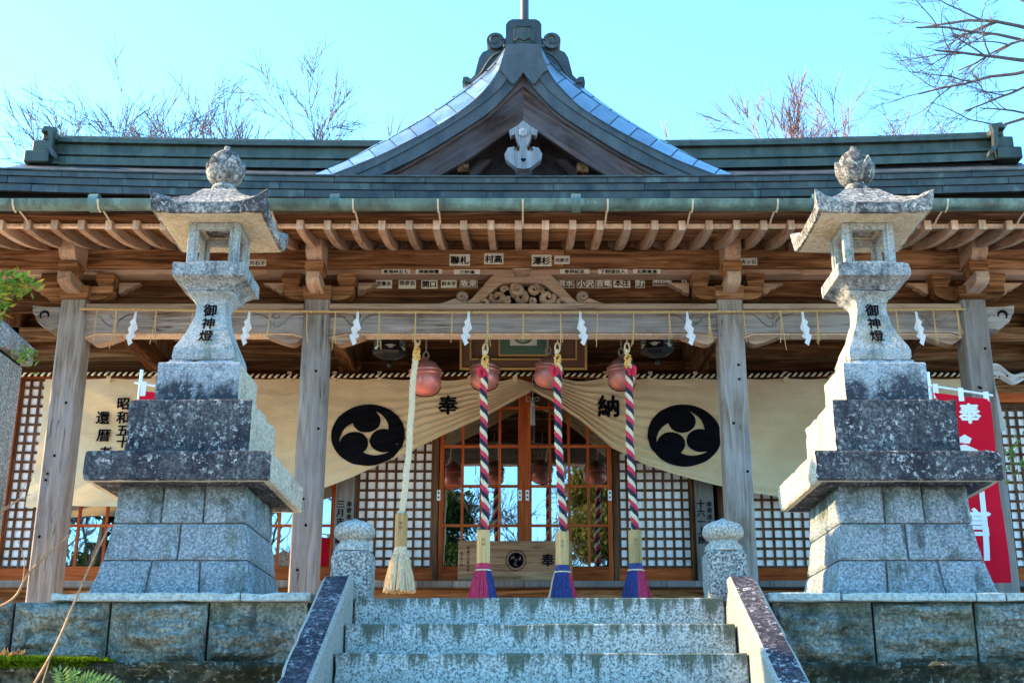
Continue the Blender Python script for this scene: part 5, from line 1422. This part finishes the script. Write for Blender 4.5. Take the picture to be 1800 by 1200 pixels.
# big spreading tree at upper right: its limbs reach in from the right
YT = 15.5
def W3v(px, py, Y=YT): x, z = A(px, py, Y); return Vector((x, Y, z))
st = []
for (a, b_, rr) in (((1830, 55), (1590, 5), .05), ((1830, 80), (1560, 60), .045), ((1830, 108), (1600, 130), .05), ((1830, 120), (1560, 175), .045), ((1830, 190), (1640, 235), .04), ((1850, 30), (1660, -40), .05), ((1820, 205), (1700, 150), .03), ((1840, 60), (1640, 120), .04), ((1835, 140), (1650, 200), .035)):
    p, q = W3v(*a, YT + rnd.uniform(-.6, .6)), W3v(*b_, YT + rnd.uniform(-.9, .9)); st.append((tuple(p), tuple(q - p), (q - p).length * .80, rr * .62))
x, z = A(2010, 300, YT)
bare_tree('large spreading bare tree reaching in at the upper right corner', (x, YT, -.03), 7.2, 31, r=.22, mats=('bark', 'bark'), maxd=4, kids=(4, 5), minr=.004, starts=st, shrink=(.40, .62), ang=(18, 50), jit=.20)

# trees behind the viewer, mirrored in the panes
def leafy(lab, base, h, spread, seed, mat, nb=26, per=620, leaf=.10, low=.22):
    rs = random.Random(seed); T = thing('evergreen_tree', lab, 'tree', base, 'trees mirrored in the glass doors')
    b = Vector(base); tr = MB(); cr = MB()
    tr.tube([b + Vector((.12 * math.sin(i * 1.3), .1 * math.cos(i), h * i / 7)) for i in range(8)], [.20 * (1 - i / 8.5) for i in range(8)], 8)
    for k in range(nb):
        f_ = rs.uniform(low, 1.0); a = rs.uniform(0, 2 * PI); L = spread * (1.15 - f_) ** .6 * rs.uniform(.6, 1.1)
        s_ = b + Vector((0, 0, h * f_ * .97)); e = s_ + Vector((math.cos(a) * L, math.sin(a) * L, L * rs.uniform(-.05, .3)))
        tr.tube([s_, s_.lerp(e, .5) + Vector((0, 0, .1)), e], [.05, .035, .012], 5)
        for q in range(3):
            c = s_.lerp(e, rs.uniform(.45, 1.05)) + Vector((rs.uniform(-.3, .3), rs.uniform(-.3, .3), rs.uniform(-.1, .25)))
            for j in range(per // 3):
                v = Vector((rs.gauss(0, 1), rs.gauss(0, 1), rs.gauss(0, .55))) * spread * .14; p = c + v
                n1 = Vector((rs.uniform(-1, 1), rs.uniform(-1, 1), rs.uniform(-1, 1))).normalized() * leaf * rs.uniform(.6, 1.3); n2 = n1.orthogonal() * .45
                cr.add([p - n1, p + n2, p + n1, p - n2], [[0, 1, 2, 3]])
    tr.build('trunk', 'bark_dark', T, smooth=60, recalc=False); cr.build('crown', mat, T, recalc=False)
G = -2.2
leafy('dark evergreen tree mirrored in the left glass door', (-2.6, -10, G), 8.2, 2.4, 51, 'needle', 34, 1500, .065)
leafy('tall golden green evergreen mirrored in the right glass door', (2.6, -11, G), 10.8, 2.3, 53, 'needle_gold', 40, 1500, .065)
leafy('dark spreading evergreen mirrored in the far right panes', (6.0, -12, G), 9.6, 3.0, 54, 'needle', 34, 1300, .075)
leafy('low evergreen mirrored near the left middle post', (-6.9, -13, G), 6.2, 2.0, 58, 'needle_gold', 22, 500)
leafy('dark evergreen mirrored in the windows at far left', (-11.2, -10, G), 7.0, 2.6, 57, 'needle', 22, 600)
for x, y, h, sd, lab in ((-.2, -9, 6.2, 61, 'bare tree mirrored between the two evergreens'), (-5.6, -9, 6.0, 62, 'bare tree mirrored in the left windows'), (1.4, -13, 7.0, 63, 'tall bare tree mirrored beside the door stiles'), (-7.6, -12, 6.6, 66, 'bare tree mirrored at the far left window'), (-12.3, -9, 6.4, 67, 'bare tree mirrored beside the left end post'), (-13.8, -12, 7.0, 68, 'bare tree mirrored left of the left end post')):
    bare_tree(lab, (x, y, G), h, sd, r=.16, mats=('bark_dark', 'bark_dark'), maxd=4, kids=(4, 6), minr=.012, shrink=(.45, .66), ang=(22, 50), group='trees mirrored in the glass doors')

leafy('unseen leafy evergreen added left of the stair to shade the lower steps', (-6.3, 6.55, G), 6.4, .95, 59, 'needle', 30, 420, .09, .35)  # unseen tree, added to cast shade on the stair and its right rail
# ------------------------------------------------------------------ plants at the left edge and the right screen
def leaf_quad(m, p, d, up, L, w_, mi=0):
    d = d.normalized(); s_ = d.cross(up).normalized() if d.cross(up).length > 1e-4 else Vector((1, 0, 0))
    n = s_.cross(d)
    m.add([p, p + d * L * .45 + s_ * w_ - n * w_ * .3, p + d * L, p + d * L * .45 - s_ * w_ - n * w_ * .3, p + d * L * .45], [[0, 1, 4], [1, 2, 4], [2, 3, 4], [3, 0, 4]], mi)
def sprig(name, lab, stems, base, nleaf, ll, seed, mats, group=None, rad=.006, lo_=.80):
    rs = random.Random(seed); T = thing(name, lab, 'shrub', base, group)
    m = MB(); lv = MB()
    for pts, fol in stems:
        P = resample([Vector(p) for p in pts], 14); m.tube(P, [rad * (1 - .6 * i / 13) for i in range(14)], 5)
        for k in range(int(nleaf * fol)):
            f_ = rs.uniform(lo_, 1.0) * 13; i = min(int(f_), 12); p = P[i].lerp(P[i + 1], f_ - i)
            tw = p + Vector((rs.gauss(0, 1), rs.gauss(0, 1), rs.gauss(.3, .8))) * .028
            d = Vector((rs.gauss(0, 1), rs.gauss(-.2, 1), rs.gauss(.55, .7)))
            leaf_quad(lv, tw, d, Vector((rs.random(), rs.random(), 1)), ll * rs.uniform(.6, 1.2), ll * .16, 0 if rs.random() < .72 else 1)
    m.build('stem', 'stalk', T, smooth=60, recalc=False); lv.build('foliage', mats, T, recalc=False)
P3 = lambda px, py, Y: Vector((A(px, py, Y)[0], Y, A(px, py, Y)[1]))
sprig('leafy_shrub', 'green and yellow leafy shrub sprigs at the left edge above the monument',
      [([Vector((-2.95, 6.86, -.37)), Vector((-2.93, 6.74, .4)), P3(-60, 640, 6.6), P3(-20, 560, 6.6), P3(20, 515, 6.6), P3(62, 497, 6.6)], 1.3), ([Vector((-2.95, 6.86, -.37)), Vector((-2.93, 6.74, .4)), P3(-60, 620, 6.7), P3(-30, 540, 6.7), P3(5, 505, 6.65), P3(38, 490, 6.6)], 1.4), ([Vector((-2.95, 6.86, -.37)), Vector((-2.93, 6.74, .4)), P3(-60, 620, 6.6), P3(-40, 530, 6.55), P3(-10, 500, 6.55), P3(15, 487, 6.55)], 1.2), ([Vector((-2.95, 6.86, -.37)), Vector((-2.93, 6.74, .4)), P3(-60, 640, 6.6), P3(-20, 545, 6.6), P3(30, 520, 6.6), P3(50, 508, 6.6)], .9)],
      (-2.95, 6.86, -.37), 90, .075, 71, ['leaf_green', 'leaf_yellow'])
sprig('leafy_shrub', 'small green tuft growing from the joint of the monument', [([P3(36, 640, 6.98), P3(42, 632, 6.98), P3(48, 624, 6.97)], .5), ([P3(36, 640, 6.98), P3(41, 634, 6.98), P3(46, 634, 6.97)], .5)], tuple(P3(36, 640, 6.98)), 60, .045, 72, ['leaf_green', 'leaf_green'], rad=.003)
sprig('climbing_vine', 'thin leafy vine in front of the right lattice screen', [([Vector((3.95, 9.6, -.03)), Vector((3.93, 9.62, .6)), P3(1800, 880, 9.6), P3(1783, 850, 9.6), P3(1775, 800, 9.6), P3(1772, 770, 9.6)], .35), ([Vector((3.95, 9.6, -.03)), Vector((3.98, 9.6, .6)), P3(1800, 900, 9.6), P3(1790, 830, 9.6), P3(1784, 790, 9.6), P3(1790, 772, 9.6)], .3)], (3.95, 9.6, -.03), 50, .07, 73, ['fern', 'leaf_green'], rad=.005)
# dry stalks
def stalk(lab, pts, r, mat='stalk', tw=()):
    T = thing('dry_stalk', lab, 'plant stalk', tuple(pts[0]))
    m = MB(); P = resample(pts, 18); m.tube(P, [r * (1 - .5 * i / 17) for i in range(18)], 6)
    for a in P[3::4]: m.lathe([(r * .6, -.006), (r * 1.15, 0), (r * .6, .006)], 6, a)
    m.build('stem', mat, T, smooth=60, recalc=False)
    if tw:
        m = MB()
        for q in tw: m.tube(resample(q, 8), [r * .5 * (1 - .6 * i / 7) for i in range(8)], 5)
        m.build('twig', mat, T, smooth=60, recalc=False)
stalk('long dry brown stalk leaning across the left plinth', [P3(52, 1215, 6.4), P3(95, 1140, 6.45), P3(130, 1060, 6.5), P3(160, 990, 6.55), P3(192, 925, 6.6)], .009, 'stalk', [[P3(72, 1210, 6.38), P3(84, 1170, 6.42), P3(92, 1145, 6.45)]])
stalk('short pale dry twig with side shoots in front of the left end post', [P3(-20, 1075, 6.6), P3(25, 1050, 6.6), P3(48, 1010, 6.6), P3(72, 985, 6.6), P3(122, 940, 6.6)], .008, 'stalk',
      [[P3(40, 1025, 6.6), P3(43, 985, 6.6), P3(32, 950, 6.6)], [P3(62, 995, 6.6), P3(66, 960, 6.6), P3(64, 930, 6.6)], [P3(70, 985, 6.6), P3(86, 960, 6.6), P3(108, 850, 6.6)], [P3(-10, 905, 6.6), P3(20, 885, 6.6), P3(55, 868, 6.6)], [P3(0, 900, 6.6), P3(30, 880, 6.6), P3(46, 845, 6.6)]])
# fern fronds
def fern(lab, base, tips, seed):
    rs = random.Random(seed); T = thing('fern', lab, 'fern', tuple(base))
    for tip in tips:
        P = resample([base, base.lerp(tip, .55) + Vector((0, 0, .05)), tip], 14); m = MB(); m.tube(P, .0025, 4)
        for i in range(2, 14):
            L = .05 * math.sin(PI * (i + 1) / 15) + .012; t = (P[i] - P[i - 1]).normalized()
            for s_ in (-1, 1):
                sd = t.cross(Vector((0, -.8, .6))).normalized() * s_
                leaf_quad(m, P[i], sd + t * .5 + Vector((0, 0, .12)), Vector((0, -.7, .7)), L, L * .16)
        m.build('frond', 'fern', T, recalc=False)
fern('light green fern fronds at the bottom left corner', P3(120, 1235, 6.5), [P3(98, 1178, 6.4), P3(135, 1184, 6.4), P3(175, 1194, 6.4), P3(212, 1203, 6.4)], 81)
m = MB(); rs = random.Random(5)
for i in range(60):
    x, z = A(rs.uniform(0, 40), 1152, 6.9); leaf_quad(m, Vector((x + rs.uniform(-.02, .02), rs.uniform(6.86, 6.98), -.345 + rs.random() * .02)), Vector((rs.gauss(0, 1), rs.gauss(-.3, 1), rs.random())), Vector((0, 0, 1)), .05, .014)
tag(stuff(m.build('leaf_litter', 'dead_leaf', recalc=False)), 'dry brown leaf litter on the mossy ledge at far left', 'leaf litter')
